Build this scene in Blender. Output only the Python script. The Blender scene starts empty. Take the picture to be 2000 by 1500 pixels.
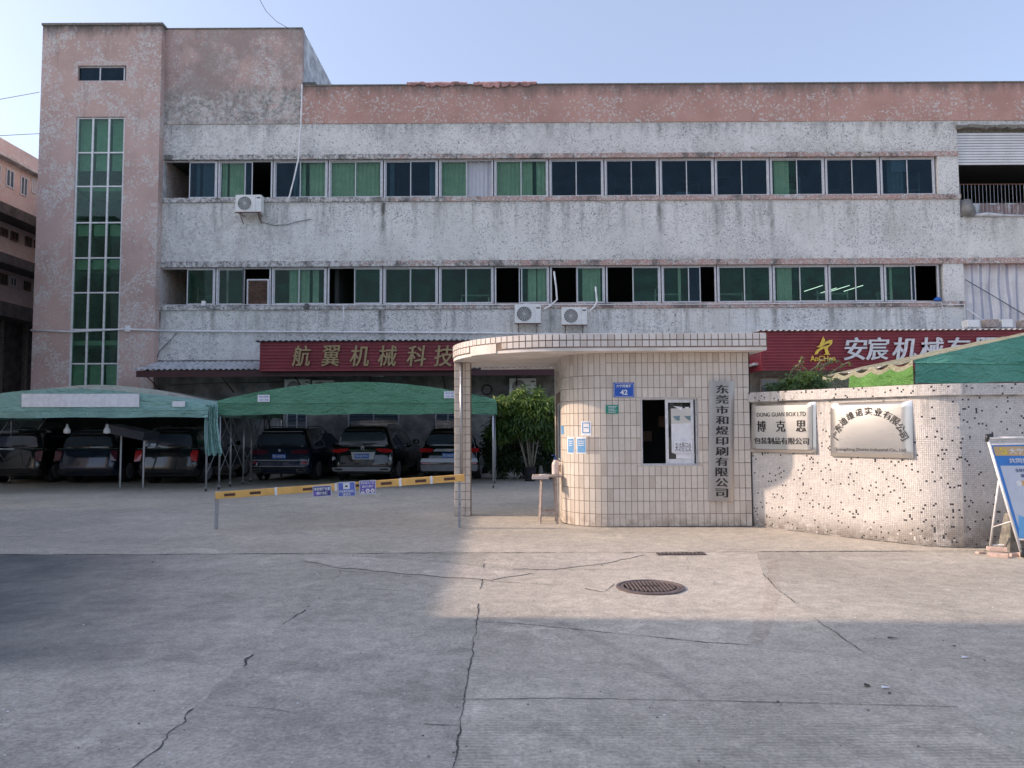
import bpy, bmesh, math, random
from mathutils import Vector, Matrix
random.seed(7)
R = math.radians
S = bpy.context.scene
COL = S.collection

# ------------------------------------------------------------------ camera, sky, sun, exposure
FPX = 1444.4                      # focal length in pixels of a 2000 px wide picture
CAMZ = 1.62
cam_d = bpy.data.cameras.new('camera'); cam_d.sensor_width = 36; cam_d.lens = 26.0
cam_d.clip_start = 0.05; cam_d.clip_end = 3000
cam = bpy.data.objects.new('camera', cam_d); COL.objects.link(cam)
ROT = Matrix.Rotation(R(90 + 3.49), 4, 'X') @ Matrix.Rotation(R(-0.29), 4, 'Z')
cam.matrix_world = Matrix.Translation((0, 0, CAMZ)) @ ROT
S.camera = cam

SUN_EL, SUN_AZ = 27.0, 273.4      # azimuth clockwise from +Y
W = bpy.data.worlds.new("World"); S.world = W; W.use_nodes = True
wn = W.node_tree.nodes
sky = wn.new('ShaderNodeTexSky'); sky.sky_type = 'NISHITA'; sky.sun_disc = False
sky.sun_elevation = R(SUN_EL); sky.sun_rotation = R(SUN_AZ)
sky.air_density = 1.0; sky.dust_density = 3.0; sky.ozone_density = 2.0; sky.altitude = 0
hz = wn.new('ShaderNodeMix'); hz.data_type = 'RGBA'      # thin high haze: the clear sky greyed a little
hz.inputs[0].default_value = 0.42; W.node_tree.links.new(sky.outputs[0], hz.inputs[6]); hz.inputs[7].default_value = (1.85, 1.9, 2.45, 1)
W.node_tree.links.new(hz.outputs[2], wn['Background'].inputs[0])
wn['Background'].inputs[1].default_value = 0.15
sl = bpy.data.lights.new('sun', 'SUN'); sl.energy = 2.0; sl.angle = R(0.8); sl.color = (1.0, 0.77, 0.60)
so = bpy.data.objects.new('sun', sl); COL.objects.link(so)
sd = Vector((math.sin(R(SUN_AZ)) * math.cos(R(SUN_EL)), math.cos(R(SUN_AZ)) * math.cos(R(SUN_EL)), math.sin(R(SUN_EL))))
so.rotation_euler = sd.to_track_quat('Z', 'Y').to_euler(); so.location = sd * 60
S.view_settings.view_transform = 'Standard'; S.view_settings.look = 'None'
S.view_settings.gamma = 1; S.view_settings.use_curve_mapping = False
S.view_settings.exposure = 1.17
S.render.engine = 'CYCLES'
S.cycles.max_bounces = 8; S.cycles.transparent_max_bounces = 12; S.cycles.diffuse_bounces = 4
S.cycles.use_denoising = True

# ------------------------------------------------------------------ pixel -> place
R3 = ROT.to_3x3(); CO = Vector((0, 0, CAMZ))
def ray(px, py): return R3 @ Vector(((px - 1000) / FPX, (750 - py) / FPX, -1))
def at(px, py, Y):
    d = ray(px, py); return CO + d * (Y / d.y)
def atx(px, py, X):
    d = ray(px, py); return CO + d * (X / d.x)
def gr(px, py, z=0.0):
    d = ray(px, py); return CO + d * ((z - CAMZ) / d.z)

# ------------------------------------------------------------------ object helpers
def tag(o, label=None, cat=None, group=None, kind=None):
    if label: o['label'] = label
    if cat: o['category'] = cat
    if group: o['group'] = group
    if kind: o['kind'] = kind
    return o
def empty(name, loc, label, cat, group=None, rz=0):
    o = bpy.data.objects.new(name, None); COL.objects.link(o)
    o.location = loc; o.rotation_euler = (0, 0, rz); o.empty_display_size = .2
    return tag(o, label, cat, group)
WORLD = {}   # world matrix of each root / part (kept by hand: matrix_world is stale in a script)
def wm(o):
    m = Matrix.LocRotScale(o.location, o.rotation_euler, o.scale)
    return (wm(o.parent) @ m) if o.parent else m
def link(name, me, parent=None, loc=None):
    o = bpy.data.objects.new(name, me); COL.objects.link(o)
    if parent is not None: o.parent = parent
    if loc is not None: o.location = loc
    return o

class MB:
    def __init__(s): s.v = []; s.f = []; s.m = []
    def quad(s, a, b, c, d, m=0):
        n = len(s.v); s.v += [tuple(a), tuple(b), tuple(c), tuple(d)]; s.f.append((n, n+1, n+2, n+3)); s.m.append(m); return s
    def tri(s, a, b, c, m=0):
        n = len(s.v); s.v += [tuple(a), tuple(b), tuple(c)]; s.f.append((n, n+1, n+2)); s.m.append(m); return s
    def box(s, x0, x1, y0, y1, z0, z1, m=0, M=None):
        p = [(x0,y0,z0),(x1,y0,z0),(x1,y1,z0),(x0,y1,z0),(x0,y0,z1),(x1,y0,z1),(x1,y1,z1),(x0,y1,z1)]
        if M is not None: p = [tuple(M @ Vector(q)) for q in p]
        n = len(s.v); s.v += p
        for q in ((0,3,2,1),(4,5,6,7),(0,1,5,4),(1,2,6,5),(2,3,7,6),(3,0,4,7)):
            s.f.append(tuple(n+i for i in q)); s.m.append(m)
        return s
    def cbox(s, c, d, m=0, M=None):
        T = Matrix.Translation(c) if M is None else Matrix.Translation(c) @ M
        return s.box(-d[0]/2, d[0]/2, -d[1]/2, d[1]/2, -d[2]/2, d[2]/2, m, T)
    def ngon(s, pts, m=0):
        n = len(s.v); s.v += [tuple(p) for p in pts]; s.f.append(tuple(range(n, n+len(pts)))); s.m.append(m); return s
    def tube(s, pts, r, seg=6, m=0, cap=True):
        pts = [Vector(p) for p in pts]; rs = r if isinstance(r, (list, tuple)) else [r] * len(pts)
        rings = []; up = None
        for i, p in enumerate(pts):
            t = (pts[min(i+1, len(pts)-1)] - pts[max(i-1, 0)])
            t = t.normalized() if t.length > 1e-9 else Vector((0,0,1))
            if up is None: up = Vector((0,0,1)) if abs(t.z) < .9 else Vector((1,0,0))
            a = t.cross(up).normalized(); b = a.cross(t).normalized(); up = b
            n = len(s.v); rings.append(n)
            for k in range(seg):
                q = 2*math.pi*k/seg; s.v.append(tuple(p + a*math.cos(q)*rs[i] + b*math.sin(q)*rs[i]))
        for i in range(len(rings)-1):
            for k in range(seg):
                k2 = (k+1) % seg
                s.f.append((rings[i]+k, rings[i+1]+k, rings[i+1]+k2, rings[i]+k2)); s.m.append(m)
        if cap:
            s.f.append(tuple(rings[0]+k for k in range(seg))); s.m.append(m)
            s.f.append(tuple(rings[-1]+k for k in reversed(range(seg)))); s.m.append(m)
        return s
    def cyl(s, c, r, h, seg=24, m=0, axis='Z', r2=None):
        c = Vector(c); d = {'Z': Vector((0,0,h/2)), 'Y': Vector((0,h/2,0)), 'X': Vector((h/2,0,0))}[axis]
        return s.tube([c-d, c+d], [r, r if r2 is None else r2], seg, m)
    def lathe(s, prof, c=(0,0,0), seg=16, m=0, cap=True):
        n = len(s.v); c = Vector(c)
        for r, z in prof:
            for k in range(seg):
                q = 2*math.pi*k/seg; s.v.append((c.x+r*math.cos(q), c.y+r*math.sin(q), c.z+z))
        for i in range(len(prof)-1):
            for k in range(seg):
                k2 = (k+1) % seg
                s.f.append((n+i*seg+k, n+i*seg+k2, n+(i+1)*seg+k2, n+(i+1)*seg+k)); s.m.append(m)
        if not cap: return s
        s.f.append(tuple(n+k for k in reversed(range(seg)))); s.m.append(m)
        s.f.append(tuple(n+(len(prof)-1)*seg+k for k in range(seg))); s.m.append(m)
        return s
    def prism(s, outline, h, m=0, M=None):   # outline in local xz plane, extruded from y=0 to y=h
        n = len(s.v); k = len(outline)
        p = [Vector((x, 0, z)) for x, z in outline] + [Vector((x, h, z)) for x, z in outline]
        if M is not None: p = [M @ q for q in p]
        s.v += [tuple(q) for q in p]
        s.f.append(tuple(n+i for i in range(k))); s.m.append(m)
        s.f.append(tuple(n+k+i for i in reversed(range(k)))); s.m.append(m)
        for i in range(k):
            j = (i+1) % k; s.f.append((n+i, n+k+i, n+k+j, n+j)); s.m.append(m)
        return s
    def grid(s, rows, m=0, closed=False):    # rows: list of lists of points
        n = len(s.v); w = len(rows[0])
        for r in rows: s.v += [tuple(p) for p in r]
        for i in range(len(rows)-1):
            for k in range(w if closed else w-1):
                k2 = (k+1) % w
                s.f.append((n+i*w+k, n+i*w+k2, n+(i+1)*w+k2, n+(i+1)*w+k)); s.m.append(m)
        return s
    def mesh(s, name, mats, smooth=False, fix=False):
        me = bpy.data.meshes.new(name); me.from_pydata(s.v, [], s.f)
        for q in (mats if isinstance(mats, (list, tuple)) else [mats]): me.materials.append(q)
        if any(s.m): me.polygons.foreach_set('material_index', s.m)
        if fix:
            b = bmesh.new(); b.from_mesh(me); bmesh.ops.recalc_face_normals(b, faces=b.faces); b.to_mesh(me); b.free()
        if smooth is not False:
            me.polygons.foreach_set('use_smooth', [True]*len(me.polygons))
            if smooth is not True:
                try: me.set_sharp_from_angle(angle=R(smooth))
                except Exception: pass
        me.update(); return me
    def build(s, name, mats, parent=None, smooth=False, bevel=0, fix=False, seg=2, keep=False):
        me = s.mesh(name, mats, smooth, fix)
        o = link(name, me)
        if bevel:
            md = o.modifiers.new('bevel', 'BEVEL'); md.width = bevel; md.segments = seg; md.limit_method = 'ANGLE'; md.angle_limit = R(40)
        if parent is not None:
            o.parent = parent
            if not keep:   # vertices were given in world coordinates
                me.transform(wm(parent).inverted())
        return o

def copy_tree(o, parent=None):
    c = o.copy(); COL.objects.link(c)
    if parent is not None: c.parent = parent
    for ch in [x for x in ALLCH.get(o.name, [])]: copy_tree(ch, c)
    return c
ALLCH = {}
def index_children():
    ALLCH.clear()
    for o in bpy.data.objects:
        if o.parent: ALLCH.setdefault(o.parent.name, []).append(o)

# ------------------------------------------------------------------ material helper
class N:
    def __init__(s, name):
        s.mat = bpy.data.materials.new(name); s.mat.use_nodes = True
        s.t = s.mat.node_tree; s.t.nodes.clear()
        s.out = s.t.nodes.new('ShaderNodeOutputMaterial')
        s.b = s.t.nodes.new('ShaderNodeBsdfPrincipled'); s.t.links.new(s.b.outputs[0], s.out.inputs[0])
        s._pos = None
    def put(s, sock, val):
        if isinstance(val, bpy.types.NodeSocket): s.t.links.new(val, sock)
        elif isinstance(val, (tuple, list)):
            v = list(val)
            if len(v) == 3 and sock.type == 'RGBA': v.append(1)
            sock.default_value = v
        else:
            sock.default_value = val
    def nd(s, typ, ins=None, **attr):
        n = s.t.nodes.new('ShaderNode' + typ)
        for k, v in attr.items(): setattr(n, k, v)
        for k, v in (ins or {}).items(): s.put(n.inputs[k], v)
        return n
    def pos(s):
        if s._pos is None: s._pos = s.nd('NewGeometry').outputs['Position']
        return s._pos
    def obj(s): return s.nd('TexCoord').outputs['Object']
    def sep(s, v=None): return s.nd('SeparateXYZ', {0: v if v is not None else s.pos()}).outputs
    def sc(s, v, k): return s.nd('Mapping', {0: v, 3: k}).outputs[0]
    def noise(s, scale, detail=3, rough=.55, dist=0, v=None, out='Fac'):
        return s.nd('TexNoise', {'Vector': v if v is not None else s.pos(), 'Scale': scale, 'Detail': detail, 'Roughness': rough, 'Distortion': dist}).outputs[out]
    def m(s, op, a, b=None, c=None, clamp=False):
        n = s.nd('Math', operation=op, use_clamp=clamp)
        s.put(n.inputs[0], a)
        if b is not None: s.put(n.inputs[1], b)
        if c is not None: s.put(n.inputs[2], c)
        return n.outputs[0]
    def mr(s, v, a, b, c=0., d=1., smooth=True):
        n = s.nd('MapRange', {0: v, 1: a, 2: b, 3: c, 4: d})
        n.interpolation_type = 'SMOOTHSTEP' if smooth else 'LINEAR'; n.clamp = True
        return n.outputs[0]
    def mix(s, f, a, b, blend='MIX'):
        n = s.nd('Mix', data_type='RGBA', blend_type=blend, clamp_result=False)
        s.put(n.inputs[0], f); s.put(n.inputs[6], a); s.put(n.inputs[7], b); return n.outputs[2]
    def bump(s, h, strength=.3, dist=.01, prev=None):
        i = {'Strength': strength, 'Distance': dist, 'Height': h}
        if prev is not None: i['Normal'] = prev
        return s.nd('Bump', i).outputs[0]
    def set(s, **k):
        names = dict(col='Base Color', rough='Roughness', metal='Metallic', nrm='Normal', spec='Specular IOR Level', trans='Transmission Weight', coat='Coat Weight', alpha='Alpha', emit='Emission Color', estr='Emission Strength', sss='Subsurface Weight', ior='IOR', aniso='Anisotropic', coatr='Coat Roughness')
        for q, v in k.items(): s.put(s.b.inputs[names[q]], v)
        return s.mat

def plain(name, col, rough=.5, metal=0, var=.12, nscale=6, bump=0, spec=.5, coat=0, v='pos'):
    n = N(name); f = n.noise(nscale, 4, .6, v=(n.pos() if v == 'pos' else n.obj()))
    c = n.mix(n.mr(f, .3, .7), tuple(x*(1-var) for x in col), tuple(min(1, x*(1+var)) for x in col))
    k = dict(col=c, rough=n.mr(f, .25, .75, max(0, rough-.08), min(1, rough+.08)), metal=metal, spec=spec, coat=coat)
    if bump: k['nrm'] = n.bump(n.noise(nscale*6, 3), bump, .01)
    return n.set(**k)
MT = {}
# ------------------------------------------------------------------ materials
ZF = lambda py: at(1000, py, 28.0).z
MULL0 = at(315, 345, 28.).x; MULL1 = at(1830, 345, 28.).x; PITCH = (MULL1 - MULL0) / 14

def streaks(n, tops, depth=1.6, amount=1.0):
    """rain streaks running down from ledges at the heights in tops; denser under window mullions"""
    x, y, z = n.sep()
    tot = None
    for t in tops:
        d = n.m('SUBTRACT', t, z)
        a = n.m('MULTIPLY', n.mr(d, 0.0, .03), n.mr(d, depth, .05))
        tot = a if tot is None else n.m('MAXIMUM', tot, a)
    v = n.sc(n.pos(), (1, 1, .07))
    f = n.mr(n.noise(3.2, 4, .65, v=v), .47, .68)
    pp = n.m('PINGPONG', n.m('SUBTRACT', x, MULL0), PITCH/2)
    near = n.mr(pp, .22, .02)
    near = n.m('MULTIPLY', near, n.mr(n.noise(.9, 2, v=n.sc(n.pos(), (1, 1, .2))), .42, .58))
    q = n.m('ADD', n.m('MULTIPLY', f, .55), n.m('MULTIPLY', near, .75))
    q = n.m('MULTIPLY', q, n.mr(n.noise(7, 3, v=n.sc(n.pos(), (1, 1, .3))), .3, .6, .35, 1))
    return n.m('MULTIPLY', n.m('MULTIPLY', tot, q), amount, clamp=True)

def specks(n, sc, w, lo, hi):
    """short worm-like marks of missing mosaic strips"""
    v = n.sc(n.pos(), (1, 1, 1))
    a = n.noise(sc, 2, .5, 1.2, v=v)
    band = n.mr(n.m('ABSOLUTE', n.m('SUBTRACT', a, .5)), w, w*.45)
    gate = n.mr(n.noise(sc*1.7, 1, .5, v=n.sc(n.pos(), (1, 1, 1.3))), lo, hi)
    return n.m('MULTIPLY', band, gate)

def make_white():
    n = N('white_strip_mosaic')
    big = n.noise(.45, 4, .6)
    c = n.mix(n.mr(big, .3, .7), (.76, .745, .71), (.83, .815, .775))
    c = n.mix(n.m('MULTIPLY', n.mr(n.noise(1.6, 5, .7), .5, .68), .35), c, (.62, .59, .52))
    grid = n.nd('TexBrick', {'Vector': n.sc(n.nd('CombineXYZ', {0: n.sep()[0], 1: n.sep()[2]}).outputs[0], (1, 1, 1)), 'Scale': 1.0, 'Mortar Size': .004, 'Brick Width': .2, 'Row Height': .055, 'Color1': (1,1,1,1), 'Color2': (.93,.935,.95,1), 'Mortar': (.86,.86,.87,1)}).outputs[0]
    c = n.mix(.55, c, grid, 'MULTIPLY')
    dens = n.mr(n.noise(.42, 4, .65), .40, .62, .075, -.045)
    zz = n.sep()[2]
    s1 = specks(n, 8.5, .045, n.m('ADD', .50, dens), n.m('ADD', .57, dens))
    c = n.mix(n.m('MULTIPLY', s1, .78), c, (.15, .16, .19))
    s2 = specks(n, 16, .05, n.m('ADD', .52, dens), n.m('ADD', .60, dens))
    c = n.mix(n.m('MULTIPLY', s2, .65), c, (.18, .19, .22))
    cr = n.mr(n.m('ABSOLUTE', n.m('SUBTRACT', n.noise(1.1, 8, .72, .6), .5)), .006, .002)
    c = n.mix(n.m('MULTIPLY', cr, n.mr(n.noise(.5, 2), .5, .6, 0, .55)), c, (.12, .12, .13))
    st = streaks(n, [ZF(394), ZF(604)], 2.2, .9)
    c = n.mix(st, c, (.115, .11, .10))
    up = streaks(n, [ZF(241)], .9, .8)
    c = n.mix(up, c, (.14, .14, .14))
    # grimy corner beside the stair tower
    x = n.sep()[0]
    g = n.m('MULTIPLY', n.mr(x, -13.0, -5.5, 1, .12), n.mr(n.noise(2.2, 7, .8), .46, .60))
    c = n.mix(n.m('MULTIPLY', g, .42), c, (.34, .34, .32))
    pt = n.mr(n.noise(.33, 3, .5), .52, .56)                      # broad areas repaired in another tone
    c = n.mix(n.m('MULTIPLY', pt, .22), c, (.50, .50, .47))
    # grime creeping up from each ledge and down from each band
    for zt_ in (ZF(303), ZF(510), ZF(241)):
        e = n.m('MULTIPLY', n.mr(n.m('ABSOLUTE', n.m('SUBTRACT', zz, zt_)), .45, .0), n.mr(n.noise(3.5, 6, .78), .44, .60))
        c = n.mix(n.m('MULTIPLY', e, .42), c, (.24, .24, .22))
    # black mould blots
    mo = n.m('MULTIPLY', n.mr(n.noise(1.3, 7, .82, .5), .62, .70), n.mr(n.noise(12, 3, .6), .4, .55))
    c = n.mix(n.m('MULTIPLY', mo, .8), c, (.09, .09, .085))
    nb = n.bump(n.m('ADD', n.noise(22, 3), n.m('MULTIPLY', s1, -.8)), .35, .02)
    return n.set(col=c, rough=.82, nrm=nb, spec=.3)

def make_pink(name, peel=.5, grime=.3, tops=(), base=(.57, .415, .37), dirt_x=None):
    n = N(name)
    big = n.noise(.5, 4, .6)
    c = n.mix(n.mr(big, .3, .7), tuple(b*.86 for b in base), tuple(b*1.1 for b in base))
    c = n.mix(n.m('MULTIPLY', n.mr(n.noise(2.1, 4, .6), .45, .7), .35), c, (.56, .38, .33))
    # small curled flakes of paint, gathered where a broad noise is high; bare patches where it is highest
    reg = n.mr(n.noise(.80, 5, .78), .37, .60)
    if dirt_x:
        x = n.sep()[0]; z = n.sep()[2]
        reg = n.m('MAXIMUM', reg, n.m('MULTIPLY', n.mr(z, dirt_x[0]+1.2, dirt_x[1]-.1), 1.25))
    band = n.mr(n.m('ABSOLUTE', n.m('SUBTRACT', n.noise(6.5, 3, .6, 1.6), .5)), .055, .035)
    lo = n.m('SUBTRACT', .68, n.m('MULTIPLY', reg, .12 + .20*peel))
    gate = n.mr(n.m('SUBTRACT', n.noise(9.5, 3, .65), lo), 0, .03)
    fl = n.m('MULTIPLY', band, gate)
    th = n.m('SUBTRACT', .74, n.m('MULTIPLY', reg, .04 + .16*peel))
    fl = n.m('MAXIMUM', fl, n.mr(n.m('SUBTRACT', n.noise(8, 5, .78, 1.5), th), 0, .012))
    c = n.mix(fl, c, n.mix(n.noise(5, 2), (.60, .59, .57), (.74, .73, .71)))
    if dirt_x:
        bl = n.m('MULTIPLY', n.mr(z, dirt_x[0]+.2, dirt_x[0]-.4, 0, 1), n.mr(n.noise(1.5, 8, .85, .3, v=n.sc(n.pos(), (1, 1, .5))), .47, .60))
        bl = n.m('MULTIPLY', bl, n.mr(x, -12.5, -9.5, .3, 1.3))
        c = n.mix(n.m('MULTIPLY', bl, .75), c, (.085, .09, .08))
        b2 = n.mr(n.noise(1.8, 6, .8, .4), .56, .68)
        c = n.mix(n.m('MULTIPLY', b2, .5), c, (.22, .20, .18))
        gz = n.mr(n.noise(.7, 5, .7), .38, .58)
        c = n.mix(n.m('MULTIPLY', gz, .7), c, (.33, .27, .245))
        lowz = n.m('MULTIPLY', n.mr(z, dirt_x[0]+.1, dirt_x[0]-.5), n.mr(n.noise(2.4, 7, .8, .6), .40, .56))
        c = n.mix(n.m('MULTIPLY', lowz, .75), c, n.mix(n.mr(n.noise(5, 5, .75), .42, .58), (.64, .635, .61), (.25, .255, .235)))
    for t in tops:
        d = n.m('SUBTRACT', t, n.sep()[2])
        k = n.m('MULTIPLY', n.mr(d, .0, .05, 1, 1), n.mr(n.m('ADD', d, n.m('MULTIPLY', n.noise(2.2, 4, .7, v=n.sc(n.pos(), (1, 1, .25))), -1.3)), -.1, -.75))
        c = n.mix(n.m('MULTIPLY', k, min(1, grime*1.6)), c, (.12, .115, .105))
    stv = n.mr(n.noise(2.6, 5, .7, v=n.sc(n.pos(), (1, 1, .1))), .55, .75)
    c = n.mix(n.m('MULTIPLY', stv, grime*.5), c, (.17, .13, .12))
    nb = n.bump(n.m('ADD', n.noise(25, 3), n.m('MULTIPLY', fl, -1.2)), .4, .02)
    return n.set(col=c, rough=.85, nrm=nb, spec=.25)

MT['white'] = make_white()
MT['pink'] = make_pink('pink_render_tower', .9, .9, (at(200, 50, 27.65).z,))
MT['pink_par'] = make_pink('pink_render_parapet', .25, .45, (ZF(167),), base=(.53, .315, .265))
MT['pink_old'] = make_pink('pink_render_weathered', .8, .45, (), base=(.57, .415, .37), dirt_x=(ZF(165), ZF(235)))
MT['pink_band'] = make_pink('pink_ledge_paint', .6, 1.0, (), base=(.44, .29, .255))
def make_ledge():
    n = N('worn_ledge_paint'); x, y, z = n.sep()
    a = n.noise(2.2, 6, .75, v=n.sc(n.pos(), (1, 1, 3)))
    bias = n.mr(x, -13, 4, .17, -.03)
    worn = n.mr(n.m('ADD', a, bias), .50, .54)
    c = n.mix(n.noise(1.5, 3), (.40, .26, .225), (.50, .33, .29))
    fl = specks(n, 10, .06, .46, .52)
    c = n.mix(worn, c, n.mix(n.mr(n.noise(7, 4, .7), .4, .6), (.62, .61, .59), (.20, .19, .18)))
    c = n.mix(fl, c, (.66, .65, .63))
    d = n.mr(n.noise(1.1, 6, .8, v=n.sc(n.pos(), (1, 1, .5))), .50, .62)
    c = n.mix(n.m('MULTIPLY', d, .75), c, (.10, .10, .095))
    return n.set(col=c, rough=.88, nrm=n.bump(n.noise(14, 4), .5, .02), spec=.2)
MT['pink_band'] = make_ledge()
MT['pink_far'] = make_pink('pink_render_neighbour', .6, .3, (), base=(.64, .54, .52))
MT['side'] = plain('weathered_side_render', (.55, .56, .57), .85, var=.35, nscale=2.2, bump=.2)
MT['dark_int'] = plain('dark_interior', (.05, .052, .055), .9)
MT['mid_int'] = plain('grey_interior', (.045, .05, .05), .9)
MT['alu'] = plain('window_aluminium', (.58, .58, .60), .38, .15, nscale=9)
MT['alu_w'] = plain('pale_aluminium', (.72, .72, .73), .4, .1, nscale=9)
MT['steel_pipe'] = plain('galvanised_steel', (.42, .43, .45), .35, .7, nscale=14)
MT['rust'] = plain('rusty_steel', (.15, .07, .045), .8, .2, var=.4, nscale=12)
MT['pvc'] = plain('white_plastic_pipe', (.80, .80, .81), .45, nscale=5)
MT['ac'] = plain('off_white_enamel', (.78, .78, .76), .4, nscale=4, var=.07)
MT['ac_dark'] = plain('dark_grille', (.10, .10, .105), .5)
MT['black'] = plain('black_rubber', (.018, .018, .02), .55)
MT['blackplastic'] = plain('black_plastic', (.03, .03, .033), .35)
MT['white_paper'] = plain('white_paper', (.82, .82, .84), .8, nscale=9, var=.08, v='obj')
MT['wood'] = plain('old_grey_wood', (.36, .30, .27), .75, var=.3, nscale=14)
MT['wood_dark'] = plain('dark_brown_louvre_wood', (.13, .075, .055), .7, var=.35, nscale=10)
MT['gold'] = plain('dull_gold_letters', (.33, .24, .13), .45, .45, nscale=8)
MT['yellow'] = plain('yellow_gold_letters', (.72, .52, .08), .4, .1, nscale=8)
MT['letter_w'] = plain('silver_white_letters', (.62, .64, .68), .4, nscale=8)
MT['letter_k'] = plain('black_letters', (.02, .02, .022), .4)
MT['letter_white'] = plain('white_print', (.75, .76, .78), .6, var=.03)
MT['letter_navy'] = plain('navy_print', (.03, .06, .22), .6, var=.05)
MT['orange'] = plain('orange_yellow_boom', (.80, .46, .13), .45, nscale=5)
MT['boom_red'] = plain('dark_reflector_strip', (.10, .045, .03), .4)
MT['purple'] = plain('purple_sign_face', (.17, .12, .42), .4, nscale=6, var=.25)
MT['indigo'] = plain('indigo_sign_face', (.06, .05, .22), .4, nscale=6, var=.3)
MT['violet_blue'] = plain('violet_blue_sign_face', (.12, .16, .50), .4, nscale=6, var=.2)
MT['blue_plate'] = plain('blue_enamel', (.015, .10, .48), .35, var=.05)
MT['green_plate'] = plain('green_enamel', (.02, .28, .20), .4, var=.06)
MT['lic'] = plain('blue_licence_plate', (.02, .16, .62), .35, var=.05)
MT['tail_red'] = plain('red_lamp_plastic', (.50, .015, .02), .15, spec=.6, coat=.6)
MT['tail_dark'] = plain('smoked_red_lamp_plastic', (.10, .012, .03), .12, coat=.6)
MT['chrome'] = plain('chrome', (.75, .76, .78), .18, 1, var=.03)
MT['silver'] = plain('silver_paint', (.45, .46, .50), .35, .6, var=.04)
MT['carblack'] = plain('black_car_paint', (.008, .009, .012), .12, 0, coat=1, var=.05)
MT['carnavy'] = plain('dark_navy_car_paint', (.018, .026, .06), .16, .3, coat=1, var=.05)
MT['carwhite'] = plain('white_car_paint', (.50, .51, .55), .2, 0, coat=1, var=.03)
MT['carglass'] = plain('dark_car_glass', (.06, .08, .12), .05, 0, spec=1.0, coat=.5, var=.05)
MT['terracotta'] = plain('pink_brick', (.56, .42, .36), .85, var=.2, nscale=14, bump=.3)
MT['cement'] = plain('dirty_cement', (.20, .19, .165), .9, var=.35, nscale=10, bump=.4)
MT['plaster'] = plain('cream_plaster', (.76, .70, .64), .85, var=.12, nscale=2.5, bump=.1)
MT['awning'] = plain('weathered_metal_sheet', (.52, .53, .55), .5, .3, var=.25, nscale=3)
MT['awning_under'] = plain('dark_red_purlin', (.06, .018, .02), .6)
MT['shutter'] = plain('white_shutter', (.72, .73, .74), .5, var=.08, nscale=2)
MT['grout'] = plain('brown_grout', (.21, .155, .12), .9, var=.25, nscale=9)
MT['curtain'] = plain('pale_curtain', (.66, .64, .58), .85, var=.1, nscale=1.4)
MT['cement_wall'] = plain('shade_toned_cement_render', (.22, .215, .205), .92, var=.4, nscale=1.8, bump=.3)  # bare cement, its tone also darkened for the shade under the awning
MT['blind'] = plain('white_blinds', (.52, .53, .58), .8, var=.05)
MT['bag_blue'] = plain('blue_plastic_bag', (.02, .12, .45), .35)
MT['white_bottle'] = plain('cream_plastic', (.66, .55, .50), .4, var=.05)
MT['bluecap'] = plain('blue_plastic', (.02, .06, .22), .35)
MT['iron'] = plain('cast_iron', (.17, .135, .13), .6, .35, var=.3, nscale=30, bump=.4)
MT['opp'] = plain('opposite_building_render', (.78, .74, .68), .9, var=.1, nscale=.8)
MT['opp_glass'] = plain('opposite_window_glass', (.03, .05, .05), .1)
MT['red_cloth'] = plain('faded_red_cloth', (.40, .22, .20), .9, var=.45, nscale=4)
MT['print_teal'] = plain('grey_teal_print', (.16, .26, .28), .7)
MT['card'] = plain('brown_cardboard', (.22, .14, .10), .9, var=.2)
MT['navy_slab'] = plain('dark_slate_paint', (.045, .05, .075), .4)
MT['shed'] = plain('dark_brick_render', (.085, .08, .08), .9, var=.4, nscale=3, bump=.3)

def make_brushed(ca=(.62, .60, .58), cb=(.76, .74, .72), nm='brushed_stainless_steel', r0=.27, r1=.31):
    n = N(nm)
    f = n.noise(3, 5, .6, v=n.sc(n.obj(), (1.2, 60, 60)))
    g = n.noise(1.6, 3, .5, v=n.obj())
    return n.set(col=n.mix(g, ca, cb), metal=1, rough=n.mr(f, .2, .8, r0, r1), nrm=n.bump(g, .01, .001))
MT['brushed'] = make_brushed()
MT['brushed_dull'] = make_brushed((.40, .375, .36), (.52, .49, .47), 'dull_brushed_steel', .3, .5)

def make_glass(name, tint, refl=.10, rough=.02, glosscol=(1, 1, 1), film=(.30, .34, .32), amt=(.0, .025)):
    n = N(name); n.t.nodes.remove(n.b)
    tr = n.nd('BsdfTransparent', {0: tint})
    gl = n.nd('BsdfGlossy', {'Color': glosscol, 'Roughness': rough})
    w = n.nd('LayerWeight', {0: .35}).outputs['Fresnel']
    f = n.m('ADD', n.m('MULTIPLY', w, .12), refl, clamp=True)
    dirt = n.nd('BsdfDiffuse', {0: film})
    mx = n.nd('MixShader', {0: f, 1: tr.outputs[0], 2: gl.outputs[0]})
    d = n.mr(n.noise(2.2, 5, .7), .35, .75, amt[0], amt[1])
    mx2 = n.nd('MixShader', {0: d, 1: mx.outputs[0], 2: dirt.outputs[0]})
    n.t.links.new(mx2.outputs[0], n.out.inputs[0]); return n.mat
MT['glass_g'] = make_glass('green_tinted_glass', (.68, .80, .73), .010, film=(.07, .30, .20), amt=(.02, .12))
MT['glass_b'] = make_glass('blue_tinted_glass', (.44, .54, .58), .016, glosscol=(.7, .85, 1), film=(.08, .17, .20), amt=(.02, .10))
MT['glass_t'] = make_glass('stair_tower_glass', (.60, .78, .68), .03, film=(.14, .33, .24), amt=(.03, .15))
MT['glass_c'] = make_glass('clear_dirty_glass', (.8, .84, .84), .05)
MT['film'] = make_glass('clear_plastic_film', (.88, .88, .90), .10, .25)

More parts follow.
